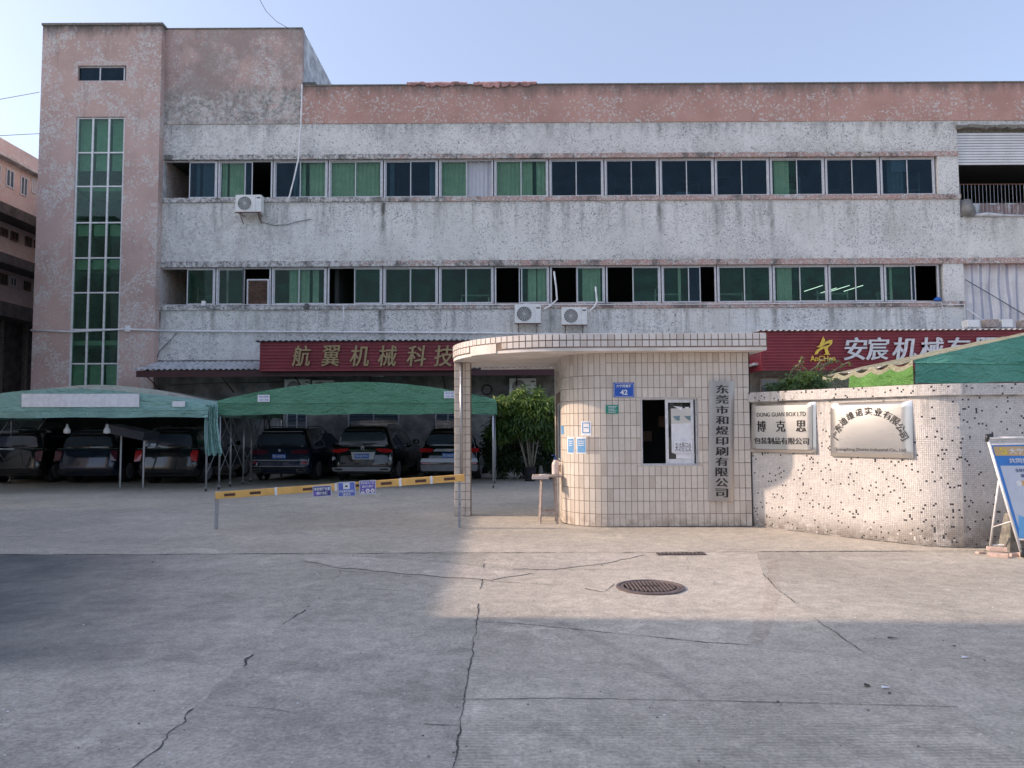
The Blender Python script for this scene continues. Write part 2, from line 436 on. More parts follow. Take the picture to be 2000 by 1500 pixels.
def make_fabric(name, col, col2, rough=.55):
    n = N(name)
    f = n.noise(.9, 5, .6); w = n.noise(2.4, 3, .6, .8, v=n.sc(n.pos(), (1, 1, 2.2)))
    c = n.mix(n.mr(f, .3, .7), col, col2)
    c = n.mix(n.m('MULTIPLY', n.mr(n.noise(5, 6, .7), .5, .75), .25), c, tuple(x*.5 for x in col))
    tl = n.nd('BsdfTranslucent', {0: c})
    n.set(col=c, rough=rough, nrm=n.bump(n.m('ADD', w, n.m('MULTIPLY', n.noise(7, 4, .7, 1.5), .35)), .85, .14), spec=.4)
    mx = n.nd('MixShader', {0: .10, 1: n.b.outputs[0], 2: tl.outputs[0]})
    n.t.links.new(mx.outputs[0], n.out.inputs[0]); return n.mat
MT['tent_g'] = make_fabric('green_tarpaulin', (.11, .30, .18), (.15, .36, .23))
MT['tent_t'] = make_fabric('teal_tarpaulin', (.27, .50, .445), (.34, .57, .51))
MT['tent_r'] = make_fabric('sea_green_tarpaulin', (.10, .36, .265), (.15, .43, .33))
MT['tent_c'] = make_fabric('cream_tarpaulin', (.66, .63, .56), (.74, .72, .64))
MT['tent_grass'] = make_fabric('bright_green_tarpaulin', (.08, .21, .045), (.12, .28, .07))
MT['tent_olive'] = make_fabric('faded_olive_tarpaulin', (.25, .25, .17), (.36, .36, .27))
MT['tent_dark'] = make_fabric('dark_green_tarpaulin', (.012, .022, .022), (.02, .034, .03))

def make_red_sheet():
    n = N('red_corrugated_sheet')
    f = n.noise(1.1, 5, .65); st = n.noise(4, 4, .6, v=n.sc(n.pos(), (.5, 1, 6)))
    c = n.mix(n.mr(f, .3, .7), (.21, .02, .034), (.28, .035, .052))
    c = n.mix(n.m('MULTIPLY', n.mr(st, .5, .75), .35), c, (.27, .09, .09))
    return n.set(col=c, rough=.42, spec=.5, nrm=n.bump(f, .1, .02))
MT['red'] = make_red_sheet()

def make_tile(name, a, b, dirt=.25):
    n = N(name); r = n.nd('ObjectInfo').outputs['Random']
    ri = n.nd('NewGeometry').outputs['Random Per Island']
    c = n.mix(n.m('FRACT', n.m('ADD', r, ri)), a, b)
    odd = n.mr(n.m('FRACT', n.m('MULTIPLY', n.m('ADD', r, ri), 7.31)), .93, .95)
    c = n.mix(n.m('MULTIPLY', odd, .5), c, (.48, .40, .33))
    g = n.noise(3, 5, .7, .5)
    c = n.mix(n.m('MULTIPLY', n.mr(g, .45, .75), dirt), c, (.45, .35, .27))
    z = n.sep()[2]
    low = n.m('MULTIPLY', n.mr(z, .30, .0), n.mr(n.noise(6, 5, .7), .38, .62))
    c = n.mix(n.m('MULTIPLY', low, .55), c, (.20, .145, .10))
    return n.set(col=c, rough=n.mr(g, .3, .7, .22, .42), spec=.5, nrm=n.bump(n.noise(14, 2), .05, .01))
MT['tile'] = make_tile('cream_glazed_tile', (.64, .57, .49), (.73, .66, .58), .22)
MT['tile_f'] = make_tile('pale_fascia_tile', (.68, .62, .57), (.77, .72, .67), .3)

def make_mosaic():
    n = N('white_glass_mosaic')
    ri = n.nd('NewGeometry').outputs['Random Per Island']
    c = n.mix(ri, (.60, .57, .54), (.74, .70, .665))
    z = n.sep()[2]; x = n.sep()[0]
    low = n.m('MULTIPLY', n.mr(z, n.mr(x, 5.2, 5.9, .34, .75), .0), n.mr(n.noise(4, 6, .75), .30, .56))
    c = n.mix(n.m('MULTIPLY', low, .85), c, (.12, .09, .065))
    c = n.mix(n.m('MULTIPLY', n.mr(n.noise(1.7, 5, .7), .5, .72), .3), c, (.56, .52, .48))
    # runs below the coping
    st = n.m('MULTIPLY', n.mr(n.noise(6, 4, .7, v=n.sc(n.pos(), (1, 1, .12))), .52, .7), n.mr(z, 1.3, 2.1))
    c = n.mix(n.m('MULTIPLY', st, .6), c, (.17, .15, .13))
    return n.set(col=c, rough=.3, spec=.5)
MT['mos_w'] = make_mosaic()
MT['mos_k'] = plain('black_glass_mosaic', (.035, .03, .032), .3, var=.4, nscale=40)
MT['mos_bed'] = plain('mosaic_cement_bed', (.50, .48, .46), .9, var=.4, nscale=4, bump=.2)

def make_concrete(name, base, warm=.0, rough_amt=.3, groove=False, stain=False, seed=0.):
    n = N(name)
    off = n.nd('VectorMath', {0: n.pos(), 1: (seed, seed*.7, 0)}, operation='ADD').outputs[0]
    big = n.noise(.35, 5, .6, v=off); mid = n.noise(1.7, 6, .7, .4, v=off); fine = n.noise(38, 4, .7, v=off)
    c = n.mix(n.mr(big, .3, .7), tuple(b*.84 for b in base), tuple(b*1.12 for b in base))
    c = n.mix(n.m('MULTIPLY', n.mr(mid, .46, .68), rough_amt), c, tuple(b*.62 for b in base))
    c = n.mix(n.m('MULTIPLY', n.mr(n.noise(1.1, 6, .72, .8, v=off), .57, .66), .45), c, tuple(min(1, b*1.45) for b in base))
    c = n.mix(.85, c, n.mix(n.mr(fine, .3, .7), (.72, .72, .72), (1.26, 1.26, 1.26)), 'MULTIPLY')
    c = n.mix(.7, c, n.mix(n.mr(n.noise(7, 7, .78, .3, v=off), .32, .68), (.72, .72, .72), (1.24, 1.24, 1.24)), 'MULTIPLY')
    grit = n.mr(n.noise(120, 2, .6, v=off), .62, .72)
    c = n.mix(n.m('MULTIPLY', grit, .3), c, tuple(b*1.6 for b in base))
    pit = n.mr(n.noise(60, 3, .6, v=off), .36, .29)
    c = n.mix(n.m('MULTIPLY', pit, .5), c, tuple(b*.45 for b in base))
    # long scuffs and tyre marks
    sc_ = n.mr(n.noise(1.5, 4, .7, 1.0, v=n.sc(off, (.35, 2.4, 1))), .58, .68)
    c = n.mix(n.m('MULTIPLY', sc_, .22), c, tuple(b*.55 for b in base))
    h = n.m('ADD', n.m('MULTIPLY', fine, .5), n.m('ADD', n.m('MULTIPLY', mid, 1.2), n.m('MULTIPLY', pit, -.6)))
    if groove:
        y = n.sep(off)[1]
        wv = n.m('SINE', n.m('MULTIPLY', n.m('ADD', y, n.m('MULTIPLY', n.noise(.8, 3, v=off), .05)), 2*math.pi/.034))
        yy = n.sep()[1]
        mask = n.m('MULTIPLY', n.mr(yy, 5.2, 3.9), n.mr(n.noise(1.1, 4, .65, v=n.sc(off, (1, 2, 1))), .38, .58))
        gm = n.m('MULTIPLY', mask, n.mr(wv, .1, .9))
        c = n.mix(n.m('MULTIPLY', gm, .38), c, tuple(b*.5 for b in base))
        h = n.m('ADD', h, n.m('MULTIPLY', n.m('MULTIPLY', mask, wv), -.7))
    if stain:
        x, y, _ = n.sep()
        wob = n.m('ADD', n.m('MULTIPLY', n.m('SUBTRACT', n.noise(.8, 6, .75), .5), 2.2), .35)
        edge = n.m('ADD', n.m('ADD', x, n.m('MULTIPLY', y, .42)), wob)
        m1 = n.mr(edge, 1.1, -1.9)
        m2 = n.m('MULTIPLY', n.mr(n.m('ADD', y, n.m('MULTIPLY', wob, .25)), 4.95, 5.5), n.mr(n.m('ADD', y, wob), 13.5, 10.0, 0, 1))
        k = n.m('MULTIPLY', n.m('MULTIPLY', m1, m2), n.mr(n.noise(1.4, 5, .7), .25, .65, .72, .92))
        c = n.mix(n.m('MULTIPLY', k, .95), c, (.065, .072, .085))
    rg = n.mr(mid, .3, .7, .62, .88)
    return n.set(col=c, rough=rg, spec=.35, nrm=n.bump(h, .5, .012))
MT['conc_far'] = make_concrete('yard_concrete', (.475, .428, .36), seed=3., rough_amt=.2)
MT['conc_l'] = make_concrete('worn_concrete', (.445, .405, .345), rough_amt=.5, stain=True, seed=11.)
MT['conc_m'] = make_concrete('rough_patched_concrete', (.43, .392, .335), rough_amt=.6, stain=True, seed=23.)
MT['conc_c'] = make_concrete('brushed_concrete', (.48, .432, .365), rough_amt=.28, groove=True, seed=31.)
MT['conc_r'] = make_concrete('grey_concrete', (.43, .392, .335), rough_amt=.3, seed=47.)
MT['conc_patch'] = make_concrete('pale_repair_mortar', (.50, .45, .39), rough_amt=.15, seed=59.)
MT['crack'] = plain('dirt_in_crack', (.075, .07, .063), .95, var=.5, nscale=30)
MT['soil'] = plain('ground_soil', (.20, .19, .18), .95, var=.2, nscale=.4)

def decal(name, col, amt, scale, lo, hi, seed=0):
    n = N(name); f = n.noise(scale, 5, .7, .3)
    e = n.nd('TexCoord').outputs['UV']
    return n.set(col=col, rough=.85, alpha=n.m('MULTIPLY', n.mr(f, lo, hi), amt))
MT['redmark'] = decal('faded_red_paint', (.34, .20, .16), .20, 5, .30, .75)
MT['chalk'] = decal('faint_chalk', (.16, .16, .17), .28, 14, .35, .6)
MT['tyre'] = decal('tyre_mark', (.13, .13, .13), .17, 9, .3, .7)

def make_striped():
    n = N('blue_striped_tarpaulin')
    x, y, z = n.sep()
    ph = n.m('FRACT', n.m('MULTIPLY', x, 1/.345))
    s1 = n.m('MULTIPLY', n.mr(ph, .08, .11), n.mr(ph, .36, .33))
    fine = n.mr(n.m('SINE', n.m('MULTIPLY', x, 2*math.pi/.09)), .2, .8)
    c = n.mix(n.m('MULTIPLY', fine, .25), (.70, .68, .68), (.54, .53, .56))
    c = n.mix(n.m('MULTIPLY', s1, .75), c, (.27, .29, .40))
    d = n.m('MULTIPLY', n.mr(z, ZF(545), ZF(512)), n.mr(n.noise(5, 5, .7, v=n.sc(n.pos(), (1, 1, .3))), .30, .5))
    c = n.mix(n.m('MULTIPLY', d, .8), c, (.19, .085, .06))
    c = n.mix(n.m('MULTIPLY', n.mr(n.noise(2, 5, .7), .45, .75), .35), c, (.35, .31, .29))
    return n.set(col=c, rough=.6, nrm=n.bump(n.noise(5, 5, .65, 1.0), .6, .05))
MT['striped'] = make_striped()

def make_leaf(name, a, b):
    n = N(name); ri = n.nd('NewGeometry').outputs['Random Per Island']
    c = n.mix(ri, a, b)
    tl = n.nd('BsdfTranslucent', {0: n.mix(.5, c, (.12, .2, .02))})
    n.set(col=c, rough=.42, spec=.5)
    mx = n.nd('MixShader', {0: .3, 1: n.b.outputs[0], 2: tl.outputs[0]})
    n.t.links.new(mx.outputs[0], n.out.inputs[0]); return n.mat
MT['leaf'] = make_leaf('glossy_leaf', (.035, .085, .02), (.095, .16, .03))
MT['leaf_y'] = make_leaf('yellow_green_leaf', (.10, .19, .025), (.20, .27, .05))  # paler, yellower green, mostly in the upper crown and the vine
MT['leaf_d'] = make_leaf('dark_leaf', (.018, .045, .018), (.04, .075, .025))
MT['stem'] = plain('pale_bark', (.27, .24, .19), .85, var=.25, nscale=14)
def make_lamp():
    n = N('fluorescent_tube'); return n.set(col=(.9, .95, .9), emit=(.9, 1, .92), estr=1.0)
MT['tube_on'] = make_lamp()

# ------------------------------------------------------------------ lettering
def text_mesh(body, w, h, mat, depth=.01, bold=0., serif=0., shear=0., name='lettering', keep_aspect=False):
    """lettering fitted into w x h metres, centred; x right, z up, front towards -Y"""
    cu = bpy.data.curves.new('txt', 'FONT'); cu.body = body; cu.size = 1; cu.align_x = 'CENTER'
    cu.resolution_u = 3; cu.offset = bold; cu.shear = shear
    ob = bpy.data.objects.new('txt', cu); COL.objects.link(ob)
    dg = bpy.context.evaluated_depsgraph_get(); dg.update()
    src = bpy.data.meshes.new_from_object(ob.evaluated_get(dg))
    bpy.data.objects.remove(ob); bpy.data.curves.remove(cu)
    xs = [v.co.x for v in src.vertices]; ys = [v.co.y for v in src.vertices]
    if not xs: return src
    x0, x1, y0, y1 = min(xs), max(xs), min(ys), max(ys)
    kx = w/(x1-x0); ky = h/(y1-y0)
    if keep_aspect: kx = ky = min(kx, ky)
    b = bmesh.new(); copies = [0.] if not serif else [-serif/2, 0., serif/2]
    base = [(v.co.x, v.co.y) for v in src.vertices]; polys = [tuple(p.vertices) for p in src.polygons]
    for ci, dx in enumerate(copies):
        e = ci*.0006
        vs = [b.verts.new(((x-(x0+x1)/2)*kx + dx, -e, (y-(y0+y1)/2)*ky)) for x, y in base]
        for p in polys:
            try: b.faces.new([vs[i] for i in p])
            except ValueError: pass
    if depth > 0:
        r = bmesh.ops.extrude_face_region(b, geom=b.faces[:])
        bmesh.ops.translate(b, verts=[g for g in r['geom'] if isinstance(g, bmesh.types.BMVert)], vec=(0, -depth, 0))
        bmesh.ops.recalc_face_normals(b, faces=b.faces)
    me = bpy.data.meshes.new(name); b.to_mesh(me); b.free(); me.materials.append(mat)
    bpy.data.meshes.remove(src); return me
def letters(body, c, w, h, mat, parent=None, depth=.004, name='lettering', M=None, **k):
    """M: 4x4 frame (x right, -y out of the surface, z up) placed at c"""
    me = text_mesh(body, w, h, mat, depth, name=name, **k)
    T = (M if M is not None else Matrix.Identity(4)).copy()
    T = Matrix.Translation(c) @ T
    if parent is not None: T = wm(parent).inverted() @ T
    me.transform(T)
    o = link(name, me, parent); return o
# ------------------------------------------------------------------ ground
def jitter(pts, step=.12, amp=.02, seed=1, closed=False):
    rnd = random.Random(seed); out = [pts[0]]
    for a, b in zip(pts[:-1], pts[1:]):
        n = max(1, int((b-a).length/step)); d = (b-a).normalized(); p = Vector((-d.y, d.x, 0))
        for i in range(1, n+1):
            q = a.lerp(b, i/n)
            if i < n: q = q + p*rnd.uniform(-amp, amp)
            out.append(q)
    return out
def GP(l): return [Vector((gr(*p).x, gr(*p).y, 0)) for p in l]

J_main = jitter(GP([(-400,1083),(250,1083),(550,1082),(900,1080),(1275,1079),(1850,1076),(2400,1074)]), .15, .008, 2)
YJ = J_main[0].y
CL = jitter(GP([(950,1080),(935,1170),(925,1260),(912,1340),(900,1400),(893,1450),(885,1500),(868,1640)]), .1, .012, 3)
CR = jitter(GP([(1478,1078.2),(1490,1120),(1512,1146),(1600,1215),(1680,1270),(1760,1325),(1850,1378),(1930,1435),(2000,1480),(2180,1610)]), .1, .010, 4)
LL = jitter(GP([(690,1081.3),(665,1120),(640,1150),(595,1190),(500,1265),(480,1295),(430,1330),(405,1362),(345,1420),(285,1480),(200,1560),(120,1650)]), .07, .022, 5)

soil = MB().quad((-900,-900,-.03),(900,-900,-.03),(900,900,-.03),(-900,900,-.03)).build('ground', MT['soil']); tag(soil, kind='structure')
def near_end(l, y=-8):
    a = l[-1]; d = (l[-1]-l[-3]).normalized()
    return Vector((a.x + d.x/d.y*(y-a.y), y, 0))
def slab(name, pts, mat, z=0.0):
    m = MB(); m.ngon([(p.x, p.y, z) for p in pts])
    me = m.mesh(name, mat)
    b = bmesh.new(); b.from_mesh(me); bmesh.ops.triangulate(b, faces=b.faces); bmesh.ops.recalc_face_normals(b, faces=b.faces)
    if b.faces and sum(f.normal.z for f in b.faces) < 0: bmesh.ops.reverse_faces(b, faces=b.faces)
    b.to_mesh(me); b.free(); o = link(name, me); tag(o, kind='structure'); return o
far = [Vector((-60, YJ, 0))] + J_main + [Vector((60, J_main[-1].y, 0)), Vector((60, 60, 0)), Vector((-60, 60, 0))]
slab('yard_pavement', far, MT['conc_far'])
def jy(x):
    for a, b in zip(J_main[:-1], J_main[1:]):
        if a.x <= x <= b.x: return a.y + (b.y-a.y)*(x-a.x)/(b.x-a.x)
    return YJ
def along(x0, x1):
    return [Vector((x0, jy(x0), 0))] + [p for p in J_main if x0 < p.x < x1] + [Vector((x1, jy(x1), 0))]
for l in (CL, CR, LL): l[0].y = jy(l[0].x)
slab('road_slab', [Vector((-60, YJ, 0))] + along(J_main[0].x, LL[0].x) + LL[1:] + [near_end(LL), Vector((-60, -8, 0))], MT['conc_l'])
slab('road_slab', along(LL[0].x, CL[0].x) + CL[1:] + [near_end(CL), near_end(LL)] + LL[:0:-1], MT['conc_m'])
slab('road_slab', along(CL[0].x, CR[0].x) + CR[1:] + [near_end(CR), near_end(CL)] + CL[:0:-1], MT['conc_c'])
slab('road_slab', along(CR[0].x, J_main[-1].x) + [Vector((60, J_main[-1].y, 0)), Vector((60, -8, 0)), near_end(CR)] + CR[:0:-1], MT['conc_r'])
slab('street', [Vector((-60,-8,0)), Vector((60,-8,0)), Vector((60,-60,0)), Vector((-60,-60,0))], MT['conc_l'], .0)

def crack(pts, wmin, wmax, seed, gap=.0, z=.004, nm='pavement_crack', fine=.03):
    rnd = random.Random(seed); pp = jitter(pts, fine, wmax*.5, seed+1); m = MB(); w = wmin; L = []; on = True
    for i, p in enumerate(pp):
        if rnd.random() < gap*.2: on = not on
        d = (pp[min(i+1, len(pp)-1)] - pp[max(i-1, 0)]).normalized(); q = Vector((-d.y, d.x, 0))
        w = min(wmax, max(wmin, w + rnd.uniform(-1, 1)*(wmax-wmin)*.35))
        L.append((p+q*w*rnd.uniform(.3, .7), p-q*w*rnd.uniform(.3, .7), on or gap == 0))
    for a, b in zip(L[:-1], L[1:]):
        if a[2] and b[2]:
            m.quad((a[1].x,a[1].y,z),(b[1].x,b[1].y,z),(b[0].x,b[0].y,z),(a[0].x,a[0].y,z))
    o = m.build(nm, MT['crack']); tag(o, kind='structure'); return o
crack(J_main[3:], .008, .036, 11, .0, nm='expansion_joint')
crack(CL, .003, .012, 12, .25)
crack(CR, .003, .012, 13, .2)
crack(LL[:6], .003, .010, 14, .2); crack(LL[6:14], .004, .016, 15, .1); crack(LL[14:], .004, .020, 16, .5)
for i, (pl, a, b, g) in enumerate([
    ([(890,1367),(1100,1364),(1500,1372),(1870,1381)], .004, .008, .05),
    ([(640,1148),(720,1150),(860,1160),(1000,1140)], .002, .008, .4),
    ([(1000,1138),(1110,1144),(1180,1157),(1200,1140)], .004, .016, .3),
    ([(935,1215),(1010,1218),(1200,1237),(1380,1255),(1470,1260)], .004, .012, .1),
    ([(440,1378),(520,1385),(640,1400),(760,1412),(895,1418)], .002, .007, .4),
    ([(1500,1110),(1700,1125),(2000,1160)], .002, .006, .5),
    ([(1000,1110),(1300,1116),(1440,1112),(1495,1130)], .003, .008, .3),
    ([(590,1090),(640,1112),(770,1125),(900,1132),(1000,1138)], .003, .010, .3),
    ([(0,1450),(150,1442),(330,1434)], .002, .006, .5)]):
    crack(GP(pl), a, b, 30+i, g)
# repair mortar, faded paint, chalk, tyre marks: thin layers on the slabs
def sheet(name, pl, mat, z=.008, amp=.02, seed=1, close=True):
    pts = GP(pl); pts = jitter(pts + [pts[0]], .15, amp, seed)[:-1]
    return slab(name, pts, mat, z)
sheet('repair_mortar', [(588,1093),(650,1087),(760,1092),(900,1104),(1040,1120),(960,1134),(800,1122),(650,1108)], MT['conc_patch'], .006, .03, 5)
sheet('repair_mortar', [(1010,1083),(1120,1084),(1260,1084),(1180,1101),(1080,1113),(1000,1112)], MT['conc_patch'], .006, .03, 6)
def stripe(name, pl, w, mat, z, seed=1):
    pts = GP(pl); m = MB(); L = []
    pp = jitter(pts, .1, w*.08, seed)
    for i, p in enumerate(pp):
        d = (pp[min(i+1, len(pp)-1)] - pp[max(i-1, 0)]).normalized(); q = Vector((-d.y, d.x, 0))
        L.append((p+q*w/2, p-q*w/2))
    for a, b in zip(L[:-1], L[1:]): m.quad((a[1].x,a[1].y,z),(b[1].x,b[1].y,z),(b[0].x,b[0].y,z),(a[0].x,a[0].y,z))
    o = m.build(name, mat); tag(o, kind='structure'); return o
stripe('faded_red_line', [(1508,1095),(1512,1130),(1508,1170),(1496,1210),(1488,1235),(1472,1258)], .13, MT['redmark'], .010)
for i, pl in enumerate([[(1090,1215),(1150,1240),(1250,1290),(1320,1330)], [(1180,1280),(1240,1300),(1330,1345),(1400,1380)], [(1000,1400),(1200,1470),(1260,1500)]]):
    stripe('tyre_mark', pl, .10, MT['tyre'], .012 + i*.002, i)
for i, pl in enumerate([[(1300,1090),(1325,1094),(1322,1099),(1302,1098)], [(1335,1092),(1345,1100),(1340,1088)], [(1300,1110),(1322,1108),(1330,1114),(1305,1116)], [(1343,1108),(1345,1117),(1375,1110),(1392,1116)], [(1350,1132),(1352,1140),(1320,1142)], [(1380,1138),(1395,1132),(1396,1146),(1362,1147)]]):
    stripe('chalk_scribble', pl, .018, MT['chalk'], .018)
# grit and small litter
rnd = random.Random(3); m = MB()
for k in range(300):
    px, py = rnd.uniform(0, 2000), rnd.uniform(1090, 1500); p = gr(px, py); s = rnd.uniform(.002, .007)
    if rnd.random() < .06: s *= 2
    m.cbox((p.x, p.y, s*.35+.002), (s*rnd.uniform(.7, 1.8), s*rnd.uniform(.7, 1.5), s*.6), rnd.choice((0, 0, 1)), Matrix.Rotation(rnd.uniform(0, 3), 4, 'Z'))
o = m.build('grit', [MT['cement'], MT['white_paper']]); tag(o, kind='stuff')
for (px, py, sx, sy, mt, lb) in [(1730,1345,.05,.02,'white_paper','pale paper scrap lying by the diagonal joint'), (1694,1341,.035,.03,'black','small black bit of litter beside the pale scrap'), (1885,1286,.05,.02,'white_paper','pale torn scrap on the grey slab at the edge'), (1745,1248,.09,.012,'black','thin dark twig lying on the grey slab')]:
    p = gr(px, py); m = MB()
    m.quad((-sx/2,-sy/2,.006),(sx/2,-sy/2*.7,.009),(sx/2*.8,sy/2,.006),(-sx/2,sy/2*.6,.014)); m.quad((-sx/2,-sy/2,.002),(-sx/2,sy/2*.6,.002),(sx/2*.8,sy/2,.002),(sx/2,-sy/2*.7,.002))
    o = m.build('litter_scrap', MT[mt]); o.location = (p.x, p.y, .004); o.rotation_euler = (0, 0, rnd.uniform(-.4, .4)); tag(o, lb, 'litter')

# manhole: frame, cover, raised bars
c = gr(1270, 1148); mh = empty('manhole_cover', (c.x, c.y, 0), 'round cast iron ribbed manhole cover set in the pale concrete', 'manhole')
m = MB(); m.lathe([(.345, .004), (.345, .016), (.315, .018), (.312, .008)], (c.x, c.y, 0), 48); m.build('frame', MT['iron'], mh, 30)
m = MB(); m.lathe([(.300, .004), (.300, .012), (.286, .014), (.27, .014), (.268, .008), (.001, .008)], (c.x, c.y, 0), 48); m.build('cover', MT['iron'], mh, 30)
for k in range(-6, 7):
    x = k*.0385; L = math.sqrt(max(0, .255**2 - x*x))
    for (a, b) in ((-L, -.02 if abs(k) < 3 else 0), (.02 if abs(k) < 3 else 0, L)):
        m = MB().cbox((c.x+x, c.y+(a+b)/2, .014), (.022, abs(b-a)-.006, .012)); m.build('rib', MT['iron'], mh, bevel=.002, seg=1)
# drain grate at the joint
c = gr(1330, 1083); dg_ = empty('drain_grate', (c.x, c.y, 0), 'narrow slotted drain grate at the expansion joint', 'drain grate')
m = MB(); m.cbox((c.x, c.y-.055, .010), (.62, .02, .012)); m.cbox((c.x, c.y+.055, .010), (.62, .02, .012)); m.cbox((c.x-.3, c.y, .010), (.02, .09, .012)); m.cbox((c.x+.3, c.y, .010), (.02, .09, .012)); m.build('frame', MT['iron'], dg_)
MB().quad((c.x-.3, c.y-.05, .006), (c.x+.3, c.y-.05, .006), (c.x+.3, c.y+.05, .006), (c.x-.3, c.y+.05, .006)).build('shaft', MT['black'], dg_)
for k in range(11):
    MB().cbox((c.x-.26+k*.052, c.y, .011), (.022, .09, .010)).build('bar', MT['iron'], dg_)

# ------------------------------------------------------------------ main factory building
FY = 28.0
fac = empty('factory_building', (0, FY, 0), 'three storey factory in weathered white mosaic with pink stair tower', 'building')
XT0, XT1 = at(72, 400, 27.65).x, at(308, 400, 27.65).x
XE = 24.0
def wall(name, x0, x1, z0, z1, mat, y=FY, t=.28, parent=fac): return MB().box(x0, x1, y, y+t, z0, z1).build(name, mat, parent)
zt = {k: ZF(v) for k, v in dict(par=167, pinkb=240, wtop=300, uhead=309, usill=384, uled=393, lband=508, lhead=519, lsill=593, lled=603).items()}
XW0, XW1 = MULL0, MULL1
XP = at(1872, 330, FY).x; XP2 = at(1884, 580, FY).x; XL = at(590, 200, FY).x
ztop = at(450, 58, FY).z
# walls strip by strip, real openings between them
wall('parapet', XL, XE, zt['pinkb'], zt['par'], MT['pink_par'], FY-.03, .25)
wall('upper_wall', XT1, XL, zt['pinkb'], ztop, MT['pink_old'], FY-.03, .25)
wall('wall', XT1, XP, zt['wtop'], zt['pinkb']-.002, MT['white']); wall('wall', XP, XE, ZF(250), zt['pinkb']-.002, MT['white'])
wall('ledge', XT1, XP, zt['uhead'], zt['wtop']-.002, MT['pink_band'], FY-.035, .315)
wall('ledge', XT1, XP+.02, zt['uled'], zt['usill'], MT['pink_band'], FY-.06, .34)
wall('wall', XT1, XP, zt['lband'], zt['uled']-.002, MT['white']); wall('wall', XP, XE, zt['lband'], ZF(429), MT['white'])
wall('ledge', XT1, XE, zt['lhead'], zt['lband']-.002, MT['pink_band'], FY-.035, .315)
wall('ledge', XT1, XP2, zt['lled'], zt['lsill'], MT['pink_band'], FY-.06, .34)
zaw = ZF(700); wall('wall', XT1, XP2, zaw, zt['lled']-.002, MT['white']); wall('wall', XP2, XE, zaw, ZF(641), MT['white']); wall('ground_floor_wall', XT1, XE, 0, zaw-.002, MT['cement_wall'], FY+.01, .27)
wall('pier', XW1+.04, XP, zt['usill']+.002, zt['uhead']-.002, MT['white'], FY, .3)
wall('pier', XW1+.10, XP2, zt['lsill']+.002, zt['lhead']-.002, MT['white'], FY, .3)
# coping lines, thin and dark
wall('coping', XL, XE, zt['par']+.002, zt['par']+.05, MT['cement'], FY-.06, .34)
wall('coping', XT1, XL, ztop+.002, ztop+.05, MT['cement'], FY-.06, .34)
# block above the roof and its side
MB().box(XT1, XL, FY+.222, FY+6.5, zt['par']-1.0, ztop).build('stair_head', MT['side'], fac)
# roof, back, ends, floors
MB().box(XT0, XE, FY+.26, 44, zt['par']-1.0, zt['par']-.75).build('roof', MT['cement'], fac)
MB().box(XT0, XE, 43.7, 44, 0, zt['par']-1.0).build('back_wall', MT['side'], fac)
MB().box(XE, XE+.3, FY, 44, 0, zt['par']).build('end_wall', MT['side'], fac)
for z in (zt['lsill']-1.0, zt['usill']-1.0): MB().box(XT1, XE-.01, FY+.281, 43.7, z-.2, z).build('floor_slab', MT['mid_int'], fac)
MB().box(XT1, XE-.01, FY+.281, 43.6, zt['uhead']+.12, zt['uhead']+.3).build('floor_slab', MT['mid_int'], fac)
for zz in (zt['usill']-1.0, zt['lsill']-1.0):
    MB().box(XT1+.3, XE-.3, 34.0, 34.1, zz+.002, zz+4.0 if zz < 8 else zt['uhead']+.11).build('inner_wall', MT['mid_int'], fac)
    for x in (-6.9, 1.3, 9.2): MB().box(x, x+.15, FY+.6, 34.0, zz+.002, zz+3.0).build('inner_wall', MT['mid_int'], fac)
# pier ends at the left
MB().box(XT1+.01, XW0-.01, FY+.02, FY+.28, zt['usill']+.002, zt['uhead']-.002).build('pier', MT['side'], fac)

